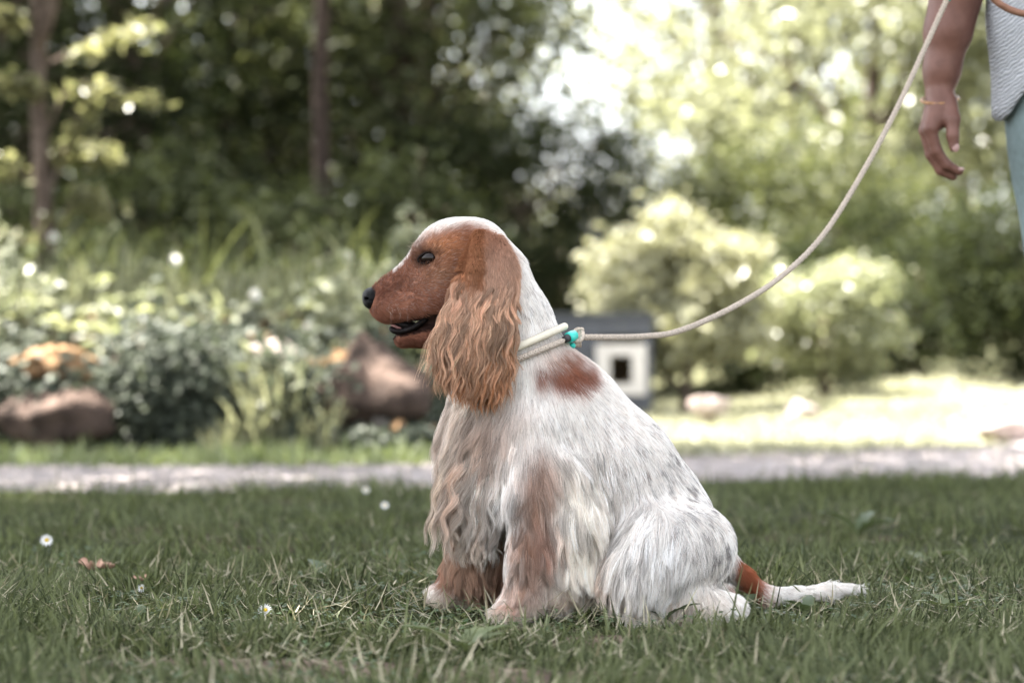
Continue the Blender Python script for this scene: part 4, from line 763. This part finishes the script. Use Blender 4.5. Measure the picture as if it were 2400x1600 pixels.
# ---- nose, eyes, mouth
def make_face():
    N_ = Body((-.235, -.03, .43), (-.18, .03, .50), .0012)
    N_.ell(dg(872, 693), (.0140, .0185, .0125), .004); N_.ell(dg(869, 703), (.0115, .0160, .0130), .004); N_.cone(dg(868, 706), .008, dg(876, 722), .0035, .006)
    for s in (-1, 1):
        N_.ell(dg(868, 699, s*.011), (.008, .0065, .0085), .003); N_.ell(dg(862, 700, s*.0135), (.0045, .006, .0024), 0, sub=True); N_.ell(dg(874, 704, s*.019), (.006, .003, .0016), 0, sub=True)
    N_.finish(); V, F = N_.mesh(); mesh('nose', V, F, M_NOSE, DOG)
    for s in (-1, 1):
        yy = s*.0388
        e = mesh('eye', *ellmesh(dg(1008, 607, yy), (.0124, .0112, .0112)), M_EYE, DOG)
        # almond rim of dark lids
        th = np.linspace(0, 2*np.pi, 41); a = math.radians(-14)
        x = .0145*np.cos(th); z = .0080*np.sin(th)*(1+.15*np.cos(th)); X = x*math.cos(a)+z*math.sin(a); Z = -x*math.sin(a)+z*math.cos(a)
        R2 = np.maximum(.0112**2-(X*.85)**2-Z**2, 0); Yc = np.sqrt(R2)
        P = dg(1006, 607, yy)+np.stack([X-.0008, s*(Yc*.95+.0002), -Z*-1], 1)
        mesh('eyelid', *tube(P, .0014, 6, False), M_LID, e)
    m = MB(); m.add(*ellmesh(dg(968, 768), (.034, .0175, .0085), [[.95, 0, .31], [0, 1, 0], [-.31, 0, .95]])); lining = m.build('mouth_lining', M_LIP, DOG)
    m = MB()
    for s in (-1, 1):
        P = spline([dg(916, 768, s*.010), dg(930, 777, s*.0155), dg(965, 770, s*.0205), dg(1005, 745, s*.026)], 16); m.add(*tube(P, [.003]+[.0042]*14+[.003], 7))
    m.build('lower_lip', M_LIP, DOG)
    mesh('tongue', *ellmesh(dg(935, 768), (.0135, .011, .0042), [[.93, 0, .36], [0, 1, 0], [-.36, 0, .93]]), M_TONGUE, DOG)
    for s in ():
        P = np.array([dg(941, 756, s*.016), dg(940, 763, s*.0165), dg(938, 769, s*.016)]); mesh('tooth', *tube(P, [.0022, .0015, .0004], 7), M_TOOTH, DOG)
    for (u, v, y) in ((1183, 1420, -.074), (1022, 1404, .062)):
        for dy, du in ((-.021, 8), (-.008, -5), (.007, -5), (.020, 8)):
            q = dg(u+du-17, v-1, y+dy*1.15); mesh('claw', *tube(np.array([q+[.006, 0, .002], q, q+[-.006, 0, -.005]]), [.0026, .0022, .0006], 7), M_LID, DOG)
    # whiskers and brow hairs
    W = []
    for k in range(22):
        s = rng.choice((-1, 1)); u, v = rng.uniform(905, 960), rng.uniform(705, 735); p = dg(u, v, s*.028); d = unit(np.array([rng.uniform(-.2, .7), s*rng.uniform(.5, 1.1), rng.uniform(-.9, .1)]))
        L = rng.uniform(.012, .03); t = np.linspace(0, 1, 6)[:, None]; W.append(p+d*L*t+np.array([0, 0, -.25])*L*t*t)
    for k in range(14):
        s = rng.choice((-1, 1)); p = dg(rng.uniform(972, 985), rng.uniform(570, 592), s*.03); d = unit(np.array([-.9, s*.5, rng.uniform(-.1, .6)])); L = rng.uniform(.008, .018); t = np.linspace(0, 1, 6)[:, None]; W.append(p+d*L*t)
    W = np.array(W); hair('whiskers', W, np.tile([.5, .42, .36], (len(W), 1)), .00016, M_FUR, DOG, .2)
make_face()

# ---- collar and leash
M_COLLAR = plain('cream_leather', (.62, .57, .46), .55, .3, .08, 60, .12, 300)
M_ROPE = plain('taupe_rope', (.49, .42, .355), .8, .12, .2, 400, .3, 900); M_CORE = plain('rope_core', (.05, .04, .035), .9, .1)
M_TEAL = plain('teal_plastic', (.02, .52, .44), .35, .5, .06, 40); M_BLACK = plain('black_rubber', (.015, .015, .017), .5, .4, .2, 80); M_STRAP = plain('brown_leather', (.23, .115, .075), .55, .3, .15, 80, .15, 300)
def neck_ring(back, front, off, n=96):
    a, b = dg(*back), dg(*front); c = (a+b)/2; e1 = unit(a-b); e2 = np.array([0, 1., 0]); th = np.linspace(0, 2*np.pi, n, endpoint=False); out = []
    for t in th:
        d = e1*math.cos(t)+e2*math.sin(t); q = c+d*np.linspace(.0, .16, 400)[:, None]; s = BODY.sample(q); i = np.argmax(s > off) if np.any(s > off) else 399; out.append(q[i])
    out = np.array(out)
    for _ in range(6): out = (np.roll(out, 1, 0)+out*2+np.roll(out, -1, 0))/4
    return out
def closed_tube(P, r, sides=10):
    n = len(P); T = unit(np.roll(P, -1, 0)-np.roll(P, 1, 0)); c = P.mean(0); A = unit((P-c)-T*((P-c)*T).sum(1, keepdims=True)); B = np.cross(T, A); th = np.linspace(0, 2*np.pi, sides, endpoint=False)
    V = P[:, None]+(A[:, None]*np.cos(th)[None, :, None]+B[:, None]*np.sin(th)[None, :, None])*r
    i = np.arange(n)[:, None]; j = np.arange(sides)[None]; i2 = (i+1) % n; k = (j+1) % sides
    return V.reshape(-1, 3), np.stack([i*sides+j, i*sides+k, i2*sides+k, i2*sides+j], -1).reshape(-1, 4)
def braid(P, R, nstr=4, pitch=.017, mb=None, seg=.0011, sr=None):
    """a round braid: strands winding both ways, weaving over and under"""
    P = np.asarray(P); L = np.linalg.norm(np.diff(P, axis=0), axis=1).sum(); n = int(L/seg); P = spline(P, n); T, A, B = frames(P); s = np.linspace(0, L, n); mb = mb or MB(); sr = sr or R*.33
    for hand in (-1, 1):
        for i in range(nstr):
            ph = hand*2*np.pi*s/pitch+2*np.pi*i/nstr+(0 if hand > 0 else .4)
            q = R*.78*(1+.14*hand*np.sin(2*np.pi*s/pitch*nstr*1.0+i*np.pi))
            mb.add(*tube(P+(A*np.cos(ph)[:, None]+B*np.sin(ph)[:, None])*q[:, None], sr, 5))
    return mb, P
def make_leash():
    ring = neck_ring((1316, 768), (1100, 862), .0095)
    col = mesh('dog_collar', *closed_tube(ring, .0056, 12), M_COLLAR); tag(col, 'cream rolled leather collar round the neck of the spaniel', 'collar')
    L = empty('rope_leash', dg(1335, 790)); tag(L, 'taupe braided rope leash with teal stopper running from dog to hand', 'leash')
    lo = neck_ring((1322, 797), (1104, 884), .0075)
    k = len(lo); loop = np.concatenate([lo, lo[:1]])
    mb, _ = braid(loop, .0041)
    pts = [lo[0]+np.array([.004, -.004, 0]), lo[0]+np.array([.016, -.006, .001]), at(1510, 788, 3.58), at(1602, 772, 3.63), at(1735, 711, 3.69), at(1837, 643, 3.75), at(1929, 551, 3.80), at(2020, 408, 3.85), at(2102, 255, 3.9), at(2168, 112, 3.94), at(2219, 0, 3.96), (.757, .415, 1.06), (.822, .41, 1.13)]
    braid(pts, .0041, mb=mb); mb.build('rope', M_ROPE, L)
    m = MB(); m.add(*tube(spline(pts, 260), .0026, 7)); m.add(*closed_tube(lo, .0026, 7)); m.build('rope_core', M_CORE, L)
    # teal ring, black inner sleeve, knot
    th = np.linspace(0, 2*np.pi, k, endpoint=False); ia = np.argmin(np.abs(th-(2*np.pi-.62))); ib = np.argmin(np.abs(th-(2*np.pi-.05))); arc = lo[ia:ib+1]; nn = BODY.normal(arc); arc = arc+nn*.0035
    q = spline(arc, 24); mesh('rubber_sleeve', *tube(q[4:13], np.linspace(.0050, .0066, 9), 14), M_BLACK, L)
    q2 = q[10:]+np.array([.004, -.002, .002])*np.linspace(0, 1, 14)[:, None]; mesh('stopper_ring', *tube(q2, np.interp(np.linspace(0, 1, 14), [0, .12, .8, 1], [.0070, .0082, .0080, .0062]), 18), M_TEAL, L)
    m = MB(); t = np.linspace(0, 2*np.pi*2.2, 70); c = lo[0]+np.array([.013, -.008, .004])
    P = c+np.stack([.0062*np.cos(t)*.8+.003*np.sin(t*.45), .0065*np.sin(t), .0085*np.sin(t*.9+1)], 1); m.add(*tube(P, .0034, 7)); m.build('knot', M_ROPE, L)
    m = MB()
    for i in range(5): m.add(*tube(lo[0]+np.array([.012, -.01, 0])+spline([(0, 0, 0), (.0015*i-.002, -.003, -.007), (.002*i-.004, -.001+.001*i, -.013)], 6), .0012, 5))
    m.build('frayed_end', M_ROPE, L)
    mesh('stopper_tab', *ellmesh(lo[0]+np.array([.004, -.011, -.011]), (.005, .006, .0045)), M_TEAL, L)
    mesh('hand_whipping', *tube(np.array([at(2219, 0, 3.96), at(2233, -28, 3.966)]), .0058, 12), M_TEAL, L)
    H = [(.846, .405, 1.10), (.792, .40, 1.03), (.777, .40, .975), (.802, .40, .945), (.85, .40, .932), (.90, .402, .95), (.91, .405, 1.03), (.872, .41, 1.10)]
    mesh('leather_handle', *tube(spline(H, 60), .0058, 10), M_STRAP, L)
make_leash()
# ================================================================== the person holding the leash
def pp(u, v, dy=0.0, d=4.17): p = at(u, v, d); p[1] += dy; return p
def make_person():
    M_SKINP = plain('brown_skin', (.135, .060, .044), .5, .35, .10, 40, .06, 300, (.17, .08, .060)); M_SHIRT, nt, p = newmat('pale_grey_knit'); N, L = nt.nodes, nt.links
    tc = N.new('ShaderNodeTexCoord'); mp = N.new('ShaderNodeMapping'); mp.inputs['Rotation'].default_value = (0, math.radians(38), 0); L.new(tc.outputs['Object'], mp.inputs[0]); wv = N.new('ShaderNodeTexWave'); wv.inputs['Scale'].default_value = 55; wv.inputs['Distortion'].default_value = 7; wv.inputs['Detail'].default_value = 3; wv.bands_direction = 'Z'
    L.new(mp.outputs[0], wv.inputs[0]); rp = N.new('ShaderNodeValToRGB'); L.new(wv.outputs[0], rp.inputs[0]); rp.color_ramp.elements[0].color = (.32, .335, .38, 1); rp.color_ramp.elements[1].color = (.54, .55, .575, 1); L.new(rp.outputs[0], p.inputs['Base Color']); p.inputs['Roughness'].default_value = .85
    bp = N.new('ShaderNodeBump'); bp.inputs['Distance'].default_value = .004; bp.inputs['Strength'].default_value = .7; L.new(wv.outputs[0], bp.inputs['Height']); L.new(bp.outputs[0], p.inputs['Normal'])
    M_PANT = plain('teal_grey_trousers', (.17, .22, .225), .8, .1, .12, 60, .15, 400); M_HAIR = plain('dark_hair', (.02, .014, .011), .5, .4, .3, 60); M_SHOE = plain('white_shoe', (.5, .49, .46), .6, .3, .1); M_BAND = plain('gold_brown_band', (.33, .17, .07), .45, .5, .3, 200); M_NAIL = plain('finger_nail', (.36, .22, .20), .3, .5, .05)
    X, Y = 1.04, .63
    T = empty('person', (X, Y, 0)); tag(T, 'person in pale grey knit top and teal trousers holding the leash, one arm hanging', 'person')
    B = Body((X-.32, Y-.22, -.01), (X+.34, Y+.2, 1.72), .009); c = lambda x, y, z: np.array([X+x, Y+y, z])
    B.chain([(c(0, 0, .86), .135), (c(0, .0, 1.0), .125), (c(0, .0, 1.12), .122), (c(0, 0, 1.30), .135)], .04, .78); B.cone(c(-.09, 0, 1.355), .06, c(.09, 0, 1.355), .06, .05); B.cone(c(0, .01, 1.38), .05, c(0, -.005, 1.48), .047, .03)
    for s in (-1, 1):
        B.chain([(c(s*.08, 0, .86), .098), (c(s*.075, -.01, .66), .074), (c(s*.07, 0, .47), .054), (c(s*.07, .02, .33), .052), (c(s*.07, .02, .10), .034), (c(s*.07, .02, .06), .034)], .03); B.cone(c(s*.072, .03, .045), .036, c(s*.085, -.13, .03), .03, .02)
        B.cone(c(s*.15, 0, 1.35), .055, c(s*.185, 0, 1.27), .05, .04)
    # head
    B.ell(c(0, .0, 1.60), (.076, .095, .105), .02); B.ell(c(0, -.055, 1.545), (.052, .045, .055), .03); B.cone(c(0, -.092, 1.60), .010, c(0, -.108, 1.565), .014, .012)
    for s in (-1, 1): B.ell(c(s*.078, .01, 1.585), (.012, .02, .032), .01); B.ell(c(s*.031, -.093, 1.603), (.016, .010, .009), .004, sub=True); B.cone(c(s*.018, -.094, 1.63), .008, c(s*.046, -.086, 1.632), .007, .01)
    B.cone(c(-.022, -.097, 1.532), .007, c(.022, -.097, 1.532), .007, .006); B.finish(); V, F = B.mesh()
    # hanging right arm and hand, fine grid
    A = Body((.66, Y-.10, .655), (X-.10, Y+.10, 1.34), .003)
    A.chain([(c(-.185, 0, 1.28), .046), (np.array([.792, Y+.01, 1.06]), .0395), (np.array([.765, Y, .99]), .0385), (pp(2222, 75), .036), (pp(2208, 165), .0265), (pp(2201, 215), .0225)], .03, 1.12)
    for (ku, kv, y, r) in ((2176, 303, -.027, .0135), (2172, 306, -.009, .0135), (2174, 303, .009, .013), (2180, 296, .026, .012)): A.cone(pp(2202, 228, y*.55), .0165, pp(ku, kv, y), r, .014)
    A.cone(pp(2210, 240, -.012), .016, pp(2196, 285, -.02), .014, .014)
    for y, r, pts in ((-.028, 1.0, ((2174, 306), (2189, 356), (2213, 388), (2243, 404))), (-.0095, 1.04, ((2169, 310), (2181, 364), (2203, 400), (2232, 414))), (.009, 1.0, ((2171, 306), (2183, 358), (2205, 393), (2233, 404))), (.0265, .86, ((2178, 298), (2188, 342), (2205, 371), (2226, 381)))):
        A.chain([(pp(*q, y*(1-.10*i)), r*k) for i, (q, k) in enumerate(zip(pts, (.0112, .0096, .0087, .0074)))], .004)
    A.chain([(pp(2218, 243, -.020), .0155), (pp(2224, 285, -.034), .0128), (pp(2223, 322, -.040), .0102), (pp(2226, 350, -.041), .0088)], .006); A.finish(); AV, AF = A.mesh()
    # bent left arm, fist closed round the leash
    G = Body((.77, .33, .98), (X+.29, Y+.08, 1.34), .004)
    G.chain([(c(.185, 0, 1.28), .046), (c(.205, -.01, 1.06), .038), (np.array([1.10, .50, 1.075]), .034), (np.array([.945, .435, 1.125]), .024)], .025)
    G.ell((.885, .432, 1.135), (.042, .020, .040), .015)
    for k, z in enumerate((1.165, 1.146, 1.127, 1.110)): G.chain([((.862, .440, z), .0105), ((.824, .432, z+.002), .0100), ((.812, .408, z+.001), .0092), ((.835, .392, z), .0088), ((.858, .398, z), .0075)], .004)
    G.chain([((.90, .415, 1.155), .014), ((.868, .392, 1.168), .0115), ((.835, .384, 1.158), .0095)], .006); G.finish(); GV, GF = G.mesh()
    m = MB(); m.add(V, F); m.add(AV, AF); m.add(GV, GF); m.build('body', M_SKINP, T)
    # trousers
    m = MB(); th = np.linspace(0, 2*np.pi, 40, endpoint=False)
    def loft(rings, wob, mb, seed, fold=.0):
        q = np.random.default_rng(seed); ph = q.random(4)*6.28; R = []
        for i, (cx, cy, z, rx, ry) in enumerate(rings):
            f = 1+wob*(np.sin(3*th+ph[0]+z*9)+.7*np.sin(5*th+ph[1]-z*14)+.5*np.sin(9*th+ph[2]+z*5))+fold*sstep(1.05, .80, z)*np.sin(7*th+ph[3])
            R.append(np.stack([X+cx+rx*np.cos(th)*f, Y+cy+ry*np.sin(th)*f, z+0*th], 1))
        V = np.concatenate(R); n = len(rings); i = np.arange(n-1)[:, None]*40; j = np.arange(40)[None]; k = (j+1) % 40; mb.add(V, np.stack([i+j, i+k, i+40+k, i+40+j], -1).reshape(-1, 4)); return R
    for s in (-1, 1):
        loft([(s*.072, .005, z, r, r*1.08) for t, (z, r) in enumerate(((.93, .118), (.88, .118), (.82, .118), (.74, .110), (.68, .101), (.63, .089), (.56, .078), (.48, .070), (.40, .068), (.30, .066), (.20, .062), (.13, .060)))], .010, m, 3+s)
    tr = m.build('trousers', M_PANT, T); sd = tr.modifiers.new('thick', 'SOLIDIFY'); sd.thickness = .003
    # long loose top with a dipping hem, short sleeves
    m = MB(); zs = np.concatenate([[1.425, 1.41, 1.385, 1.35], np.linspace(1.30, .78, 24)])
    rings = [(0, 0, z, np.interp(z, [.78, .86, .95, 1.08, 1.25, 1.34, 1.40, 1.425], [.204, .208, .220, .214, .208, .190, .10, .075]), np.interp(z, [.78, .90, 1.08, 1.25, 1.35, 1.40, 1.425], [.158, .155, .140, .145, .115, .085, .07])) for z in zs]
    R = loft(rings, .008, m, 11, .018)
    Vv = m.V[-1]; hem = sstep(.98, .78, Vv[:, 2]); side = np.abs(np.cos(np.arctan2(Vv[:, 1]-Y, Vv[:, 0]-X))); Vv[:, 2] += hem*(.085*(1-side**6)); Vv[:, 2] += hem*.008*np.sin(7*np.arctan2(Vv[:, 1]-Y, Vv[:, 0]-X))
    for s, e in ((-1, np.array([X-.228, Y+.005, 1.13])), (1, np.array([X+.236, Y-.005, 1.13]))):
        m.add(*tube(spline([c(s*.125, 0, 1.345), c(s*.185, 0, 1.27), e], 12), np.linspace(.072, .060, 12), 24, False))
    sh = m.build('knit_top', M_SHIRT, T); sd = sh.modifiers.new('thick', 'SOLIDIFY'); sd.thickness = .004; sd.offset = -1
    # bracelet, nails, hair, shoes, eyes
    tt = np.linspace(0, 2*np.pi, 49); P = pp(2203, 233)+np.stack([.0315*np.cos(tt), .0335*np.sin(tt), .0035*np.cos(tt)*0+.010*np.sin(tt)+.003*np.cos(tt)], 1); mesh('bracelet', *tube(P, .0026, 7, False), M_BAND, T)
    mesh('nail', *ellmesh(pp(2228, 351, -.0475), (.0062, .0025, .0082)), M_NAIL, T); mesh('nail', *ellmesh(pp(2246, 400, -.0265), (.006, .0055, .0035)), M_NAIL, T)
    Hh = Body((X-.13, Y-.14, 1.38), (X+.13, Y+.15, 1.74), .008); Hh.ell(c(0, .018, 1.628), (.088, .100, .096), .02); Hh.ell(c(0, .055, 1.56), (.085, .065, .11), .03); Hh.ell(c(0, -.10, 1.565), (.06, .075, .068), 0, sub=True); Hh.finish(); mesh('hair', *Hh.mesh(), M_HAIR, T)
    for s in (-1, 1):
        mesh('eye', *ellmesh(c(s*.031, -.080, 1.603), (.012, .011, .010)), plain('eye_white', (.55, .53, .5), .2, .5, .2, 90), T)
        Sh = Body((X+s*.09-.08, Y-.22, -.012), (X+s*.09+.08, Y+.12, .13), .006); Sh.cone(c(s*.072, .04, .04), .045, c(s*.085, -.14, .028), .037, .02); Sh.cone(c(s*.072, .03, .06), .046, c(s*.072, .02, .09), .044, .02); Sh.finish(); mesh('shoe', *Sh.mesh(), M_SHOE, T)
make_person()
# ================================================================== small things in the lawn
def daisy(u, v, d, label, s=1.0):
    c = at(u, v, d); b = np.array([c[0], c[1], 0]); c[2] = max(c[2], .02); T = empty('daisy', b); tag(T, label, 'daisy', 'daisies in the lawn')
    mesh('stem', *tube(spline([b, b+(c-b)*np.array([.3, .3, .6]), c], 6), .0007, 5), M_GRASS, T); n = 16; a = np.linspace(0, 6.28, n, endpoint=False); ax = unit(np.stack([np.cos(a), -.45+.0*a, np.sin(a)*.8+.3], 1)); nn = unit(np.cross(ax, np.cross(np.array([0, -.7, .7]), ax)))
    leaf_mesh('petals', c+ax*.0062*s, nn, np.full(n, .0105*s), M_PET, T, .32, axis=ax); mesh('disc', *ellmesh(c+np.array([0, -.001, .001]), np.array([.0032, .0028, .0028])*s, seg=10, rings=6), M_DISC, T)
M_PET = plain('daisy_petal', (.80, .80, .80), .6, .2, .03); M_DISC = plain('daisy_disc', (.62, .42, .03), .7, .2, .15, 400)
daisy(110, 1266, 4.12, 'white daisy with yellow disc standing beside the curled dry leaf', 1.15)
daisy(622, 1466, 3.42, 'tiny white daisy low in the lawn between dry leaf and paws')
daisy(902, 1184, 4.9, 'tiny white daisy in the far lawn before the path', .9); daisy(858, 1148, 5.6, 'white daisy close to the path edge', .9); daisy(332, 1378, 3.72, 'half closed daisy among straw near the small dry leaf', .7)
def dry_leaf(P, size, label, seed, curl=1.2):
    q = np.random.default_rng(seed); n, m = 15, 9; s, t = np.meshgrid(np.linspace(-1, 1, n), np.linspace(-1, 1, m), indexing='ij'); w = np.sqrt(np.maximum(1-s*s, 0))*(.75+.25*np.cos(s*9+1))
    x = s*size; y = t*w*size*.6; z = curl*size*(.35*(t*w)**2+.22*s*s)+.10*size*np.sin(s*6+q.random()*6)*(1+t); z -= z.min()
    a = q.uniform(-.4, .4); V = np.stack([x*math.cos(a)-y*math.sin(a), x*math.sin(a)+y*math.cos(a), z], -1).reshape(-1, 3)+P
    i = np.arange(n-1)[:, None]*m; j = np.arange(m-1)[None]; o = mesh('dry_leaf', V, np.stack([i+j, i+m+j, i+m+1+j, i+j+1], -1).reshape(-1, 4), M_DRY); tag(o, label, 'leaf', 'dry leaves in the lawn'); sd = o.modifiers.new('thick', 'SOLIDIFY'); sd.thickness = .0006
M_DRY = plain('dry_leaf_brown', (.36, .20, .14), .75, .25, .2, 90, .3, 300, (.48, .30, .22))
dry_leaf(at(228, 1312, 3.95)*np.array([1, 1, 0])+np.array([0, 0, .026]), .032, 'curled pinkish-brown dry leaf standing out of the lawn', 3, 1.5)
dry_leaf(at(330, 1350, 3.82)*np.array([1, 1, 0])+np.array([0, 0, .022]), .015, 'small crumpled dry leaf lying between straw blades', 5, 1.4)
# broad-leaved weeds
M_WEED = leafmat('weed_leaf', (.06, .085, .045), (.10, .13, .07), .25, .5, .35, (1.2, 1.25, .8)); M_WEEDP = leafmat('pale_weed_leaf', (.12, .15, .075), (.17, .20, .11), .3, .5, .3, (1.2, 1.25, .8))
def weed(x, y, n, L, label, mat, seed, up=.5, wd=.32):
    q = np.random.default_rng(seed); T = empty('broadleaf_weed', (x, y, 0)); tag(T, label, 'weed', 'broad-leaved weeds in the lawn')
    for k in range(n):
        a = q.uniform(0, 6.28) if n > 2 else q.uniform(-.5, .5)+k*2.6; l = L*q.uniform(.7, 1.15); s = np.linspace(0, 1, 9); el = up*q.uniform(.6, 1.3); r = l*s*np.cos(el*(1-.5*s)); z = .008+l*np.sin(el)*(s-.45*s*s); w = wd*l*np.sin(np.pi*np.clip(s*.92+.05, 0, 1))**.8*(1+.18*np.sin(s*22))
        C = np.stack([x+r*math.cos(a), y+r*math.sin(a), z], 1); side = np.array([-math.sin(a), math.cos(a), 0]); V = np.stack([C-side*w[:, None]*.5+np.array([0, 0, 1])*w[:, None]*.18, C, C+side*w[:, None]*.5+np.array([0, 0, 1])*w[:, None]*.18], 1).reshape(-1, 3)
        i = np.arange(8)[:, None]*3; j = np.arange(2)[None]; mesh('leaf', V, np.stack([i+j, i+1+j, i+4+j, i+3+j], -1).reshape(-1, 4), mat, T)
for k, (u, v, d, n, L, mt, lab) in enumerate(((1745, 1392, 3.50, 3, .055, 0, 'dark green broad-leaved weed standing before the root of the tail'), (1835, 1330, 3.66, 3, .05, 1, 'pale weed leaves rising behind the tail'), (2230, 1452, 3.50, 4, .06, 1, 'pale rounded weed leaves flat in the lawn'), (1895, 1470, 3.42, 5, .07, 0, 'lobed dandelion-like weed in the lawn below the white tail tip'), (1090, 1545, 3.05, 6, .085, 1, 'large pale weed rosette below the paws'), (1560, 1440, 3.4, 4, .05, 0, 'small weed at the hind foot of the spaniel'), (2180, 1290, 4.2, 4, .07, 1, 'weed with upright pale leaves in the lawn under the person'), (330, 1480, 3.36, 5, .05, 0, 'low green weed in the worn turf'), (2010, 1215, 4.9, 4, .09, 0, 'tall dark weed in the lawn behind the tail'), (760, 1300, 3.95, 4, .06, 0, 'weed with broad leaves in the lawn before the chest of the spaniel'))):
    p = at(u, v, d); weed(p[0], p[1], n, L, lab, M_WEEDP if mt else M_WEED, 200+k, .75 if mt else .9)
